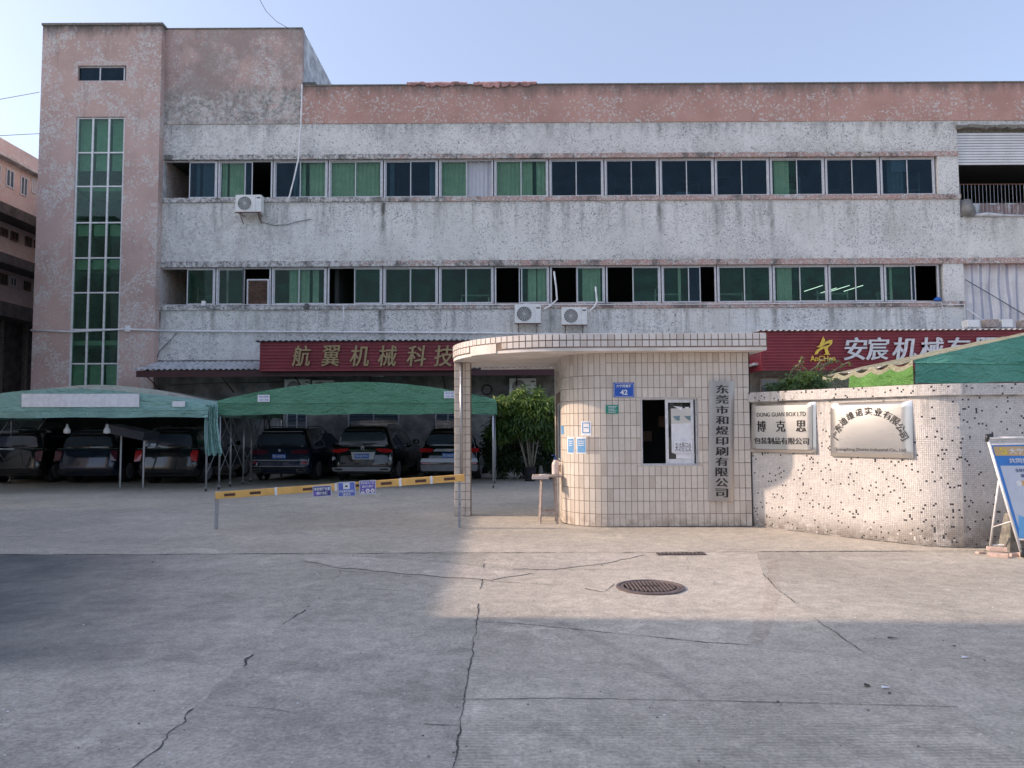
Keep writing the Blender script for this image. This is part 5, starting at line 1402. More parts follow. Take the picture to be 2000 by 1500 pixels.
# cream tent behind it
a = at(432, 792, 25.2); b = at(-60, 797, 25.2)
tent('cream_tent', b.x, a.x, 25.15, 27.5, at(432, 795, 25.2).z, at(185, 752, 25.2).z, .12, 'tent_c', 'cream tent roof showing just behind the pale teal tent', legs=False, seed=7)
m = MB(); n = 20; rows = [[], []]
for i in range(n+1):
    px = 42+(272-42)*i/n; rows[0].append(at(px, 795, T2Y-.045-.01*math.sin(i))); rows[1].append(at(px, 769, T2Y-.045-.008*math.sin(i+1)))
o = m.grid(rows).build('paper_banner', MT['white_paper'], None, True); tag(o, 'long blank white paper banner taped to the pale teal tent', 'banner')
p = at(349, 789, T2Y-.04); o = MB().box(p.x-.17, p.x+.17, T2Y-.048, T2Y-.042, p.z-.075, p.z+.075).build('tent_label', MT['white_paper'], None); tag(o, 'small pale label at the right end of the teal tent front', 'label')
# gathered teal side cloth hanging between the two tents
rows = []; n = 40
for z, sp in ((at(410,795,T2Y).z+.05, .30), (at(410,830,T2Y).z, .36), (at(410,860,T2Y).z, .42), (at(410,888,T2Y).z, .48)):
    rows.append([(at(398,820,T2Y).x + .02 + sp*i/n + .03*math.sin(z*3), T2Y+.05+.06*math.sin(i*1.1)+.03*math.sin(i*.4+z*2), z+.04*math.sin(i*.5)) for i in range(n+1)])
o = MB().grid(rows[::-1]).build('gathered_tarpaulin', MT['tent_t'], None, True); tag(o, 'teal tarpaulin gathered in folds between teal and green tents', 'tarpaulin')
# dark sheet added so the deep shade under the teal tent reads black
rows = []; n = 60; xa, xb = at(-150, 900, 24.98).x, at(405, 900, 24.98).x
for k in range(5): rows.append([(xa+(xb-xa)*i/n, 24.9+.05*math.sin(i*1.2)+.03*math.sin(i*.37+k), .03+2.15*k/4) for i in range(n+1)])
o = MB().grid(rows).build('shade_sheet', MT['tent_dark'], None, True); tag(o, 'very dark sheet added behind the cars for the deep shade under the teal tent', 'tarpaulin')
# hanging bulbs under the teal tent
for px, lb in ((131, 'left white hanging bulb lamp under the pale teal tent'), (209, 'right white hanging bulb lamp under the pale teal tent')):
    p = at(px, 842, 20.4); r_ = empty('hanging_bulb', (p.x, 20.4, p.z), lb, 'lamp', 'bulbs hanging under the teal tent')
    MB().lathe([(.015,.20),(.03,.17),(.035,.12),(.085,.03),(.085,-.05),(.02,-.07)], (p.x, 20.4, p.z), 12).build('bulb', MT['white_paper'], r_, True)
    MB().tube([(p.x, 20.4, p.z+.2), (p.x, 20.4, at(px, 806, 20.4).z+.15)], .008, 5).build('cord', MT['black'], r_)
# right tent behind the mosaic wall
RY = 14.0
a = at(1786, 700, RY); zb_ = at(1900, 748, RY).z
XR0, XR1 = a.x, a.x+9.0; z_e = a.z
rt_ = tent('sea_green_tent', XR0, XR1, RY, 18.2, z_e-.03, z_e+.92, .38, 'tent_r', 'sea green tent rising behind the right end of the mosaic wall', seed=9, roof='tent_olive', expo=1.04, sides=False)
# gathered side of that tent, receding
rows = []; n = 60
for z_f, bulge in ((0, .0), (.13, .04), (.6, .10), (1., .15)):
    rows.append([(XR0-.02-bulge*abs(math.sin(i*math.pi/12))**.6, RY+.03+4.1*i/n, z_e-.02-.85*z_f-.10*abs(math.sin(i*math.pi/12))*(1-z_f)) for i in range(n+1)])
m = MB(); W_ = n+1; base = 0
for r_ in rows: m.v += r_
for j in range(3):
    for i in range(n):
        m.f.append((j*W_+i, j*W_+i+1, (j+1)*W_+i+1, (j+1)*W_+i)); t = i/n; m.m.append(1 if j == 0 else 0 if t < .5 or (t < .62 and j == 1) else 2)
o = m.build('side_curtain', [MT['tent_grass'], MT['tent_olive'], MT['tent_dark']], rt_, True)

# ------------------------------------------------------------------ cars (loft of horizontal slices, rear at local y = 0)
def rrect(hw, y0, y1, rr_, n=6, zz=0, rf=None):
    pts = []; rf = rf or rr_
    for (cx_, cy_, a0, r0) in ((hw-rr_, y0+rr_, -90, rr_), (hw-rf, y1-rf, 0, rf), (-hw+rf, y1-rf, 90, rf), (-hw+rr_, y0+rr_, 180, rr_)):
        for k in range(n+1):
            a = R(a0+90*k/n); pts.append((cx_+r0*math.cos(a), cy_+r0*math.sin(a), zz))
    return pts
def make_car(X, Y, rot, paint, label, style, plate=None, mat_low=None):
    r_ = empty('parked_car', (0, 0, 0), label, 'car', 'cars parked under the tents')
    # z, half width, rear y, front y, radius
    H = style.get('h', 1.72); W2 = style.get('w', .98)
    lev = [(.24, W2-.10, .12, 4.62, .25), (.32, W2-.03, .03, 4.75, .28), (.50, W2-.005, .0, 4.80, .30), (.62, W2, .02, 4.80, .30), (.80, W2, .06, 4.76, .30), (.98, W2-.01, .09, 4.66, .32), (1.06, W2-.03, .13, 4.45, .30), (1.10, W2-.06, .16, 4.0, .30)]
    body = MB(); body.grid([rrect(w_, a, b, q, 6, z, .45) for z, w_, a, b, q in lev], closed=True); body.ngon(rrect(*(lev[-1][1:4]), .3, 6, lev[-1][0], .45)); body.ngon(rrect(lev[0][1], lev[0][2], lev[0][3], .25, 6, lev[0][0], .45)[::-1])
    bd = body.build('body', MT[paint], r_, 40)
    gl = [(1.10, W2-.075, .17, 3.55, .22), (1.30, W2-.13, .19, 3.15, .22), (H-.22, W2-.22, .22, 2.75, .22), (H-.10, W2-.27, .26, 2.6, .22)]
    g = MB(); g.grid([rrect(w_, a, b, q, 6, z, .3) for z, w_, a, b, q in gl], closed=True); g.build('cabin', MT[style.get('cabin', 'carblack')], r_, 40)
    rf = [(H-.10, W2-.265, .25, 2.65, .22), (H-.03, W2-.31, .30, 2.5, .25), (H, W2-.40, .45, 2.3, .3)]
    rm = MB(); rm.grid([rrect(w_, a, b, q, 6, z, .3) for z, w_, a, b, q in rf], closed=True); rm.ngon(rrect(W2-.40, .45, 2.3, .3, 6, H, .3)); rm.build('roof', MT[paint], r_, 40)
    def ysurf(z):
        t = [(q[0], q[2]) for q in lev[:-1]] + [(q[0], q[2]) for q in gl]
        for (za, ya), (zb, yb) in zip(t[:-1], t[1:]):
            if za <= z <= zb: return ya+(yb-ya)*(z-za)/max(1e-6, zb-za)
        return t[-1][1]
    def panel(pts, off, mat, name, thick=.012, par=None):
        m = MB(); f = [(x, ysurf(z)-off, z) for x, z in pts]; b = [(x, ysurf(z)-off+thick+.03, z) for x, z in pts]; n = len(pts)
        m.v += f+b; m.f.append(tuple(range(n))); m.m.append(0)
        for i in range(n): j = (i+1) % n; m.f.append((i, n+i, n+j, j)); m.m.append(0)
        me = m.mesh(name, MT[mat], fix=True); bb = bmesh.new(); bb.from_mesh(me); bmesh.ops.triangulate(bb, faces=[q for q in bb.faces if len(q.verts) > 4]); bb.to_mesh(me); bb.free()
        o = link(name, me, par or r_); return o
    wt = W2-.27
    panel([(-wt-.10, 1.15), (wt+.10, 1.15), (wt+.02, H-.24), (wt-.10, H-.20), (-wt+.10, H-.20), (-wt-.02, H-.24)], .012, 'carglass', 'rear_window')
    m = MB().tube([(.0, ysurf(1.17)-.04, 1.17), (.30, ysurf(1.19)-.05, 1.185), (.45, ysurf(1.19)-.04, 1.19)], [.022, .014, .008], 5); m.build('wiper', MT['black'], r_)
    m = MB(); m.box(-wt+.04, wt-.04, .14, .32, H-.135, H-.105); m.build('spoiler', MT[style.get('spoiler', paint)], r_, bevel=.012)
    for s in (-1, 1):
        # side windows
        mm = MB(); q = []
        for (y_, z_) in ((.75, 1.15), (3.3, 1.15), (2.75, H-.20), (.85, H-.20)):
            t = (z_-1.10)/(H-.10-1.10); xw = (W2-.075)+(-.195)*t; q.append((s*(xw+.006), y_, z_))
        mm.ngon(q if s > 0 else q[::-1]); mm.build('side_window', MT['carglass'], r_, fix=False, keep=True)
        MB().tube([(s*(W2-.34), .75, H-.005), (s*(W2-.34), .9, H+.045), (s*(W2-.34), 2.1, H+.045), (s*(W2-.34), 2.3, H-.005)], .016, 6).build('roof_rail', MT[style.get('rail', 'carblack')], r_, True)
        mir = MB(); mir.cbox((s*(W2+.07), 3.15, 1.20), (.22, .16, .16)); mir.build('mirror', MT[paint], r_, bevel=.04)
        for y_ in (.92, 3.85):
            wh = MB().cyl((s*(W2-.12), y_, .36), .36, .24, 28, axis='X').build('wheel', MT['black'], r_, 30, bevel=.03)
            MB().cyl((s*(W2-.005), y_, .36), .25, .03, 20, axis='X').build('rim', MT['silver'], wh, 30)
    # lower bumper and exhausts
    panel([(-W2+.14, .27), (W2-.14, .27), (W2-.08, .44), (-W2+.08, .44)], .018, style.get('bumper', 'blackplastic'), 'lower_bumper')
    st = style['kind']
    if st == 'a':
        for s in (-1, 1):
            panel([(s*.94, .93), (s*.93, 1.00), (s*.62, 1.015), (s*.40, .985), (s*.36, .93), (s*.46, .87), (s*.90, .86)][::(1 if s > 0 else -1)], .014, 'tail_dark', 'tail_light')
            panel([(s*.93, .585), (s*.93, .635), (s*.70, .63), (s*.74, .585)][::(1 if s > 0 else -1)], .016, 'tail_red', 'reflector')
            panel([(s*.95, .82), (s*.55, .83), (s*.40, .78), (s*.42, .74), (s*.95, .72)], .006, paint, 'crease')
            ex = panel([(s*.86, .30), (s*.90, .36), (s*.86, .405), (s*.60, .405), (s*.56, .36), (s*.62, .30)], .03, 'chrome', 'exhaust')
            panel([(s*.84, .318), (s*.87, .36), (s*.84, .388), (s*.62, .388), (s*.59, .36), (s*.64, .318)], .034, 'black', 'exhaust_opening', par=ex)
        panel([(-.92, .66), (.92, .66), (.88, .69), (-.88, .69)], .012, 'silver', 'trim_line'); panel([(-.80, .47), (.80, .47), (.90, .50), (-.90, .50)], .022, 'silver', 'trim_line')
        cz = .985; m = MB(); m.cyl((0, ysurf(cz)-.022, cz), .042, .012, 20, axis='Y'); em = m.build('emblem', MT['chrome'], r_)
        for (qa) in (0, 180):
            pts = [(0, 0)]+[(.032*math.cos(R(qa+90*k/5)), .032*math.sin(R(qa+90*k/5))) for k in range(6)]
            mq = MB(); mq.ngon([(x, ysurf(cz)-.030, cz+z) for x, z in pts]); mq.build('emblem_quarter', MT['violet_blue'], em, keep=True)
    elif st == 'b':
        for s in (-1, 1):
            panel([(s*.96, .93), (s*.97, .99), (s*.80, 1.03), (s*.50, 1.04), (s*.40, 1.01), (s*.55, .94), (s*.75, .90)][::(1 if s > 0 else -1)], .014, 'tail_red', 'tail_light')
            ex = panel([(s*.86, .35), (s*.90, .39), (s*.86, .43), (s*.60, .43), (s*.57, .39), (s*.60, .35)], .04, 'chrome', 'exhaust')
            panel([(s*.83, .366), (s*.86, .39), (s*.83, .414), (s*.63, .414), (s*.60, .39), (s*.63, .366)], .044, 'black', 'exhaust_opening', par=ex)
            panel([(s*.95, .66), (s*.95, .78), (s*.87, .78), (s*.85, .70)], .01, 'silver', 'reflector')
        panel([(-.44, .965), (.44, .965), (.40, 1.0), (-.40, 1.0)], .022, 'chrome', 'trim_bar')
        panel([(-.90, .33), (.90, .33), (.94, .44), (.70, .465), (-.70, .465), (-.94, .44)], .03, 'silver', 'skid_plate')
        panel([(-.30, .70), (.36, .70), (.42, .93), (-.36, .93)], .008, 'silver', 'plate_recess')
        cz = 1.055; m = MB(); m.tube([(.05*math.cos(a*.393), ysurf(cz)-.02, cz+.05*math.sin(a*.393)) for a in range(17)], .008, 5, cap=False)
        for a in (90, 210, 330): m.tube([(0, ysurf(cz)-.02, cz), (.05*math.cos(R(a)), ysurf(cz)-.02, cz+.05*math.sin(R(a)))], .007, 4)
        m.build('emblem', MT['chrome'], r_)
    elif st == 'c':
        for s in (-1, 1):
            panel([(s*.95, .90), (s*.95, 1.02), (s*.60, 1.03), (s*.50, .97), (s*.58, .90)][::(1 if s > 0 else -1)], .014, 'tail_red', 'tail_light')
            panel([(s*.88, .52), (s*.88, .56), (s*.60, .56), (s*.60, .52)][::(1 if s > 0 else -1)], .03, 'tail_red', 'reflector')
        panel([(-.52, .92), (.52, .92), (.45, 1.0), (-.45, 1.0)], .022, 'silver', 'trim_bar')
        panel([(-.92, .58), (.92, .58), (.88, .70), (-.88, .70)], .02, 'silver', 'bumper_top')
        panel([(-.88, .30), (.88, .30), (.92, .50), (-.92, .50)], .026, 'silver', 'skid_plate')
        cz = .96; m = MB(); m.tube([(.06*math.cos(a*.393), ysurf(cz)-.03, cz+.038*math.sin(a*.393)) for a in range(17)], .006, 5, cap=False); m.tube([(.025*math.cos(a*.393), ysurf(cz)-.03, cz+.036*math.sin(a*.393)) for a in range(17)], .005, 5, cap=False); m.build('emblem', MT['chrome'], r_)
    else:
        for s in (-1, 1):
            panel([(s*.96, .70), (s*.96, 1.03), (s*.80, 1.04), (s*.74, .95), (s*.78, .72)][::(1 if s > 0 else -1)], .014, style.get('lamp', 'tail_red'), 'tail_light')
        panel([(-.94, 1.07), (.94, 1.07), (.93, 1.095), (-.93, 1.095)], .018, 'chrome', 'trim_bar')
    if plate:
        z = .80; w_ = .23
        pl = MB().box(-w_, w_, ysurf(z)-.035, ysurf(z)-.022, z-.07, z+.07).build('licence_plate', MT['lic'], r_, bevel=.004)
        letters(plate, (0, ysurf(z)-.036, z), .41, .10, MT['letter_white'], pl, .001, bold=.02, name='plate_number')
    r_.location = (X, Y, 0); r_.rotation_euler = (0, 0, rot)
    return r_
CYR = 23.2
def cx(px, Y=CYR): return at(px, 900, Y).x
make_car(cx(540), 23.4, R(-5), 'carnavy', 'dark navy car with smoked tail lights, leftmost of three under the green tent', dict(kind='a', h=1.70, w=.99, spoiler='silver'), '粤S·W0Z76')
make_car(cx(706), 23.2, R(-5), 'carblack', 'black car with red tail lights and silver skid plate, in the middle bay', dict(kind='b', h=1.74, w=.97, cabin='carblack', rail='carblack'), '粤S·J07W1')
make_car(cx(877, 23.6), 23.6, R(-3), 'carblack', 'black and silver car half hidden behind the canopy column', dict(kind='c', h=1.66, w=.93), '粤S·26G5W')
make_car(cx(322, 22.3), 22.3, R(-2), 'carblack', 'black car with upright red tail lights under the teal tent', dict(kind='d', h=1.72, w=.92))
make_car(cx(165, 22.8), 22.8, R(0), 'carnavy', 'dark car deep in shade under the teal tent, second car from the left edge', dict(kind='d', h=1.66, w=.93, lamp='tail_dark'))
make_car(cx(18, 23.0), 23.0, R(1), 'carblack', 'dark car cut by the left picture edge under the teal tent', dict(kind='d', h=1.68, w=.93, lamp='tail_dark'))
# slate panel leaning above the car
p0, p1 = at(224, 836, 21.5), at(292, 852, 21.3); m = MB(); d = (p1-p0); L = d.length
M_ = Matrix.Translation((p0+p1)/2) @ Matrix.Rotation(math.atan2(-(p1.z-p0.z), p1.x-p0.x), 4, 'Y')
m.cbox((0,0,0), (L, .9, .24)); me = m.mesh('leaning_locker', MT['navy_slab']); me.transform(M_); o = link('leaning_locker', me); tag(o, 'long dark slate box tilted on its supports beside the black car', 'box')
m = MB(); m.tube([(p0.x+.2, 21.5, 0), (p0.x+.2, 21.5, p0.z-.05)], .03, 6); m.tube([(p1.x-.15, 21.3, 0), (p1.x-.15, 21.3, p1.z-.02)], .03, 6); me = m.mesh('support_post', MT['steel_pipe']); me.transform(Matrix.Identity(4)); link('support_post', me, o)
# ------------------------------------------------------------------ boom barrier
BY = 12.28
pr, pl_ = at(906, 933, BY), at(421, 968, BY)
bb = empty('boom_barrier', (pl_.x, BY, 0), 'orange yellow boom arm across the gateway, held by a grey post', 'barrier')
d = (pr-pl_); L = d.length; ang = math.atan2(d.z, d.x)
MBm = Matrix.Translation(pl_) @ Matrix.Rotation(-ang, 4, 'Y')
def local(m, name, mat, par, smooth=False, bevel=0):
    me = m.mesh(name, mat, smooth); me.transform(wm(par).inverted() @ MBm); o = link(name, me, par)
    if bevel: md = o.modifiers.new('b', 'BEVEL'); md.width = bevel; md.segments = 2
    return o
seams = [0, 1.35, 2.62, 3.52, L-2.2 if False else 3.9, L]
def U(px): return (at(px, 950, BY).x-pl_.x)/math.cos(ang)
seg_px = [421, 540, 657, 782, 843, 906]
for a, b in zip(seg_px[:-1], seg_px[1:]):
    local(MB().box(U(a)+.006, U(b)-.006, -.025, .025, -.058, .058), 'arm_section', MT['orange'], bb, bevel=.006)
for px in (540, 657, 782, 843): local(MB().box(U(px)-.02, U(px)+.02, -.03, .03, -.063, .063), 'joint_band', MT['pvc'], bb)
for px in (450, 500, 603, 697, 755, 822, 878): local(MB().box(U(px)-.09, U(px)+.09, -.029, -.020, -.022, .022), 'reflector_strip', MT['boom_red'], bb)
local(MB().box(U(906)-.02, U(906)+.012, -.03, .03, -.062, .062), 'arm_tip', MT['orange'], bb)
MB().box(pl_.x-.025, pl_.x+.025, BY+.03, BY+.08, 0, .62).build('pivot_post', MT['steel_pipe'], bb, bevel=.01)
p = at(897, 980, BY)
MB().box(p.x-.02, p.x+.02, BY+.03, BY+.07, 0, pr.z-.02).build('rest_post', MT['steel_pipe'], bb)
MB().box(p.x-.03, p.x+.03, BY-.05, BY+.08, pr.z-.075, pr.z-.062).build('rest_fork', MT['steel_pipe'], bb)
def boom_sign(px0, px1, py0, py1, face, lines, label, icons=None, tilt=-2.5, patch=None):
    c = at((px0+px1)/2, (py0+py1)/2, BY-.05); w_ = (px1-px0)*BY/FPX; h_ = (py1-py0-5)*BY/FPX
    r_ = empty('notice_board', c, label, 'sign', 'purple notices on the boom arm'); r_.rotation_euler = (0, R(tilt), 0)
    M = wm(r_)
    def put(m, n, mt, par=r_): me = m.mesh(n, MT[mt]); return link(n, me, par)
    put(MB().box(-w_/2, w_/2, 0, .012, -h_/2, h_/2), 'edge', 'letter_w'); put(MB().box(-w_/2+.012, w_/2-.012, -.003, .001, -h_/2+.012, h_/2-.012), 'face', face)
    if patch: put(MB().box(w_*patch[0], w_*patch[1], -.0045, -.0032, h_*patch[2], h_*patch[3]), 'patch', patch[4])
    for t, zc, ww, hh in lines:
        me = text_mesh(t, w_*ww, h_*hh, MT['letter_white'], .001, bold=.025); me.transform(Matrix.Translation((0, -.0055, h_*zc))); link('lettering', me, r_)
    for k, (x, z, s, kind) in enumerate(icons or []):
        m = MB()
        if kind == 'tri': m.ngon([(w_*x-s, -.006, h_*z-s), (w_*x+s, -.006, h_*z-s), (w_*x, -.006, h_*z+s)])
        elif kind == 'disc': m.ngon([(w_*x+s*math.cos(a*.524), -.006, h_*z+s*math.sin(a*.524)) for a in range(12)])
        else: m.box(w_*x-s, w_*x+s, -.007, -.005, h_*z-s*.9, h_*z+s*.9)
        put(m, 'icon', 'letter_white')
        m = MB(); m.box(w_*x-s*.35, w_*x+s*.35, -.0085, -.0075, h_*z-s*.3, h_*z+s*.2); put(m, 'icon_mark', 'letter_k' if kind != 'disc' else 'tail_red')
    return r_
boom_sign(611, 647, 946, 972, 'indigo', [('请自觉按位置', .20, .86, .30), ('停放车辆', -.20, .62, .30)], 'dark purple notice with two rows of characters, leftmost on the boom', patch=(-.46, -.1, -.46, -.02, 'purple'))
boom_sign(660, 694, 939, 972, 'violet_blue', [('来访货车及车辆', -.14, .86, .18), ('请登记', -.35, .46, .18)], 'blue violet notice with a white picture square, middle one on the boom', icons=[(0, .22, .055, 'sq')])
boom_sign(702, 734, 936, 967, 'purple', [('车辆进入厂区', .32, .82, .19), ('请减速慢行', .05, .68, .17)], 'violet notice with three round and triangular icons, rightmost on the boom', icons=[(-.30, -.27, .035, 'tri'), (0, -.27, .035, 'disc'), (.30, -.27, .035, 'disc')])

# ------------------------------------------------------------------ things on the booth
def M_lean(rz, rx=0, ry=0): return Matrix.Rotation(rz, 4, 'Z') @ Matrix.Rotation(rx, 4, 'X') @ Matrix.Rotation(ry, 4, 'Y')
# tall steel name plaque
yb = YB0-.05
c = at(1410, 861, yb); W_, H_ = .42, 1.98
pq = empty('name_plaque', c, 'tall brushed steel plaque with a column of black characters on the booth', 'name plaque'); pq.rotation_euler = (0, R(1.6), 0)
def putl(m, n, mt, par, smooth=False, bevel=0):
    o = link(n, m.mesh(n, MT[mt], smooth), par)
    if bevel: md = o.modifiers.new('b', 'BEVEL'); md.width = bevel; md.segments = 3
    return o
rows = []
for i in range(13):
    x = -W_/2+W_*i/12; y = .03-.035*(1-abs(2*i/12-1)**4); rows.append([(x, y, -H_/2), (x, y, H_/2)])
m = MB(); m.grid(rows[::-1]); m.quad(rows[0][0], rows[0][1], (-W_/2, .045, H_/2), (-W_/2, .045, -H_/2)); m.quad(rows[-1][1], rows[-1][0], (W_/2, .045, -H_/2), (W_/2, .045, H_/2))
m.ngon([r_[1] for r_ in rows]+[(W_/2, .045, H_/2), (-W_/2, .045, H_/2)]); m.ngon([r_[0] for r_ in rows][::-1]+[(-W_/2, .045, -H_/2), (W_/2, .045, -H_/2)])
link('plate', m.mesh('plate', MT['brushed_dull'], 30, True), pq)
for k, ch in enumerate('东莞市和煜印刷有限公司'):
    me = text_mesh(ch, .20, .142 if ch != '市' else .135, MT['letter_k'], .004, bold=.004, serif=.012); me.transform(Matrix.Translation((.0, -.006, H_/2-.135-k*.171))); link('character', me, pq)
# blue house number plate
c = at(1218.5, 761.5, YB0-.02); hp = empty('house_number_plate', c, 'blue enamel house number plate reading 42 on the booth', 'house number')
w_, h_ = .345, .245
putl(MB().box(-w_/2, w_/2, 0, .006, -h_/2, h_/2), 'plate', 'blue_plate', hp)
m = MB(); q = [(-w_/2+.035, -h_/2+.012), (w_/2-.035, -h_/2+.012), (w_/2-.012, -h_/2+.035), (w_/2-.012, h_/2-.035), (w_/2-.035, h_/2-.012), (-w_/2+.035, h_/2-.012), (-w_/2+.012, h_/2-.035), (-w_/2+.012, -h_/2+.035)]
m.tube([(x, -.001, z) for x, z in q+[q[0]]], .003, 4); putl(m, 'border', 'letter_white', hp)
me = text_mesh('大宁同春路', .26, .052, MT['letter_white'], .001, bold=.02); me.transform(Matrix.Translation((0, -.002, .065))); link('street_name', me, hp)
me = text_mesh('42', .125, .088, MT['letter_white'], .001, bold=.03); me.transform(Matrix.Translation((.0, -.002, -.04))); link('number', me, hp)
c = at(1195.5, 799.5, YB0-.02); gp = empty('green_plate', c, 'small green plate with pale print below the blue number plate', 'plate')
putl(MB().box(-.106, .106, 0, .006, -.072, .072), 'plate', 'green_plate', gp, bevel=.004)
for k in range(5): putl(MB().box(-.07+.01*(k % 2), .08-.02*(k % 3), -.0015, 0, .045-.024*k, .053-.024*k), 'print_line', 'letter_white', gp)
# posters on the curve
def on_arc(px, py, off=.012):
    """point and angle on the curved booth wall seen at that pixel"""
    d_ = ray(px, py); best = None; c_ = Vector((XB0+RB, YB0+RB)); r_ = RB+off
    a_ = d_.x**2+d_.y**2; b__ = -2*(d_.x*c_.x+d_.y*c_.y); cc = c_.x**2+c_.y**2-r_**2; D = b__*b__-4*a_*cc
    if D >= 0:
        t = (-b__-math.sqrt(D))/(2*a_); p_ = CO+d_*t
        if p_.x < c_.x: return p_
    return at(px, py, YB0-off)
def curved_sheet(name, px0, px1, py0, py1, mat, label, cat='poster', off=.012, n=8, par=None, group=None):
    rows = [[], []]
    for i in range(n+1):
        px = px0+(px1-px0)*i/n; a = on_arc(px, py1, off); b = on_arc(px, py0, off); b = Vector((a.x, a.y, b.z)); rows[0].append(a); rows[1].append(b)
    o = MB().grid(rows).build(name, MT[mat], par, True)
    if label: tag(o, label, cat, group)
    return o
MT['poster_blue'] = plain('pale_blue_print', (.13, .33, .60), .6, var=.18, nscale=30)
for px0, px1, lb in ((1108, 1122, 'narrow blue and white poster, left of the pair on the curved tiles'), (1126, 1145, 'wider blue and white poster, right of the pair on the curved tiles')):
    o = curved_sheet('poster', px0, px1, 853, 886, 'white_paper', lb, off=.012, group='pair of blue posters on the booth')
    curved_sheet('print', px0+1.5, px1-1.5, 857, 884, 'poster_blue', None, off=.0145, par=o); 
    curved_sheet('heading', px0+4, px1-4, 854, 857, 'letter_white', None, off=.0155, par=o)
    for k in range(3): curved_sheet('text_line', px0+3, px1-3-k, 861+4*k, 862.3+4*k, 'letter_white', None, off=.0165, par=o)
o = curved_sheet('poster', 1135, 1155, 823, 851, 'white_paper', 'white notice with grey blue border above the blue posters', off=.012)
for (x0_, x1_, y0_, y1_) in ((1137,1139,825,846),(1150.5,1152.5,825,846),(1139,1150.5,825,827),(1139,1150.5,844,846),(1140,1149,834,836)): curved_sheet('border', x0_, x1_, y0_, y1_, 'poster_blue', None, off=.0145, par=o)
o = curved_sheet('sticker', 1096, 1101, 832, 848, 'poster_blue', 'tiny blue sticker at the left limb of the rounded booth corner', 'sticker')
o = curved_sheet('plastic_sleeve', 1146, 1171, 853, 887, 'film', 'empty clear plastic sleeve taped right of the blue posters', 'plastic sleeve', off=.010)

# plates on the mosaic wall
def wall_frame(px, py, off=.05):
    """place on the slanted mosaic wall plane"""
    nrm = Vector((d1.y, -d1.x, 0)); d_ = ray(px, py); P0 = A + nrm*off; t = (P0-CO).dot(nrm)/d_.dot(nrm); return CO+d_*t
RZ = math.atan2(d1.y, d1.x)
def steel_plate(px0, px1, py0, py1, label, dome=.0):
    a = wall_frame(px0, (py0+py1)/2); b = wall_frame(px1, (py0+py1)/2); t_ = wall_frame((px0+px1)/2, py0); u_ = wall_frame((px0+px1)/2, py1)
    w_ = (b-a).length; h_ = t_.z-u_.z; c = (a+b)/2; c.z = (t_.z+u_.z)/2
    r_ = empty('company_plate', c, label, 'name plate'); r_.rotation_euler = (R(-2.5), 0, RZ)
    n = 16; g = []
    for j in range(n+1):
        v = 2*j/n-1; row = []
        for i in range(n+1):
            u = 2*i/n-1; e = max(abs(u), abs(v)); y = .03*max(0, (e-.93)/.07) - dome*(1-u*u)*(1-v*v); row.append((u*w_/2, y, v*h_/2))
        g.append(row)
    m = MB(); m.grid(g); m.box(-w_/2, w_/2, .03, .045, -h_/2, h_/2); link('plate', m.mesh('plate', MT['brushed'], 25), r_)
    return r_, w_, h_
p1_, w1_, h1_ = steel_plate(1463, 1592, 785, 884, 'brushed steel company plate with straight rows of characters, left on mosaic wall', .003)
def on_plate(par, body, x, z, w_, h_, **k):
    rot = k.pop('rot', 0); y_ = k.pop('y', -.006)
    me = text_mesh(body, w_, h_, MT['letter_k'], .002, **k); me.transform(Matrix.Translation((x, y_, z)) @ Matrix.Rotation(rot, 4, 'Y')); link('lettering', me, par)
on_plate(p1_, 'DONG GUAN BOX LTD', 0, .255*h1_, w1_*.74, h1_*.085)
for k, ch in enumerate('博克思'): on_plate(p1_, ch, (-.30+.30*k)*w1_, .02*h1_, w1_*.135, h1_*.22, serif=.010, y=-.007)
on_plate(p1_, '包装制品有限公司', 0, -.27*h1_, w1_*.82, h1_*.135, serif=.006)
m = MB(); q = []
for (x, z, a0) in ((.46*w1_-.03, .44*h1_-.03, 0), (-.46*w1_+.03, .44*h1_-.03, 90), (-.46*w1_+.03, -.44*h1_+.03, 180), (.46*w1_-.03, -.44*h1_+.03, 270)):
    for k in range(5): q.append((x+.03*math.cos(R(a0+22.5*k)), -.004, z+.03*math.sin(R(a0+22.5*k))))
m.tube(q+[q[0]], .0028, 4); link('border_line', m.mesh('border_line', MT['letter_k']), p1_)
p2_, w2_, h2_ = steel_plate(1620, 1781, 784, 893, 'domed steel company plate with an arch of characters, right on mosaic wall', .014)
txt = '广东迪维诺实业有限公司'
for k, ch in enumerate(txt):
    a = R(174-168*k/(len(txt)-1)); rx_, rz_ = .41*w2_, .50*h2_
    x = rx_*math.cos(a); z = -.17*h2_ + rz_*math.sin(a)
    on_plate(p2_, ch, x, z, .112, .116, rot=(math.pi/2-a)*.72, bold=.006, y=-.017)
on_plate(p2_, 'Guangdong Divinio Industrial Co., Ltd', 0, -.37*h2_, w2_*.86, h2_*.066, y=-.0175)
# clear plate fragment stuck on the right part
c = at(1887, 836, 9.88); o = MB().box(c.x-.09, c.x+.09, 9.90, 9.912, c.z-.02, c.z+.02).build('clear_label_strip', MT['film'], None); tag(o, 'small clear plastic strip stuck on the mosaic above the easel sign', 'label strip')

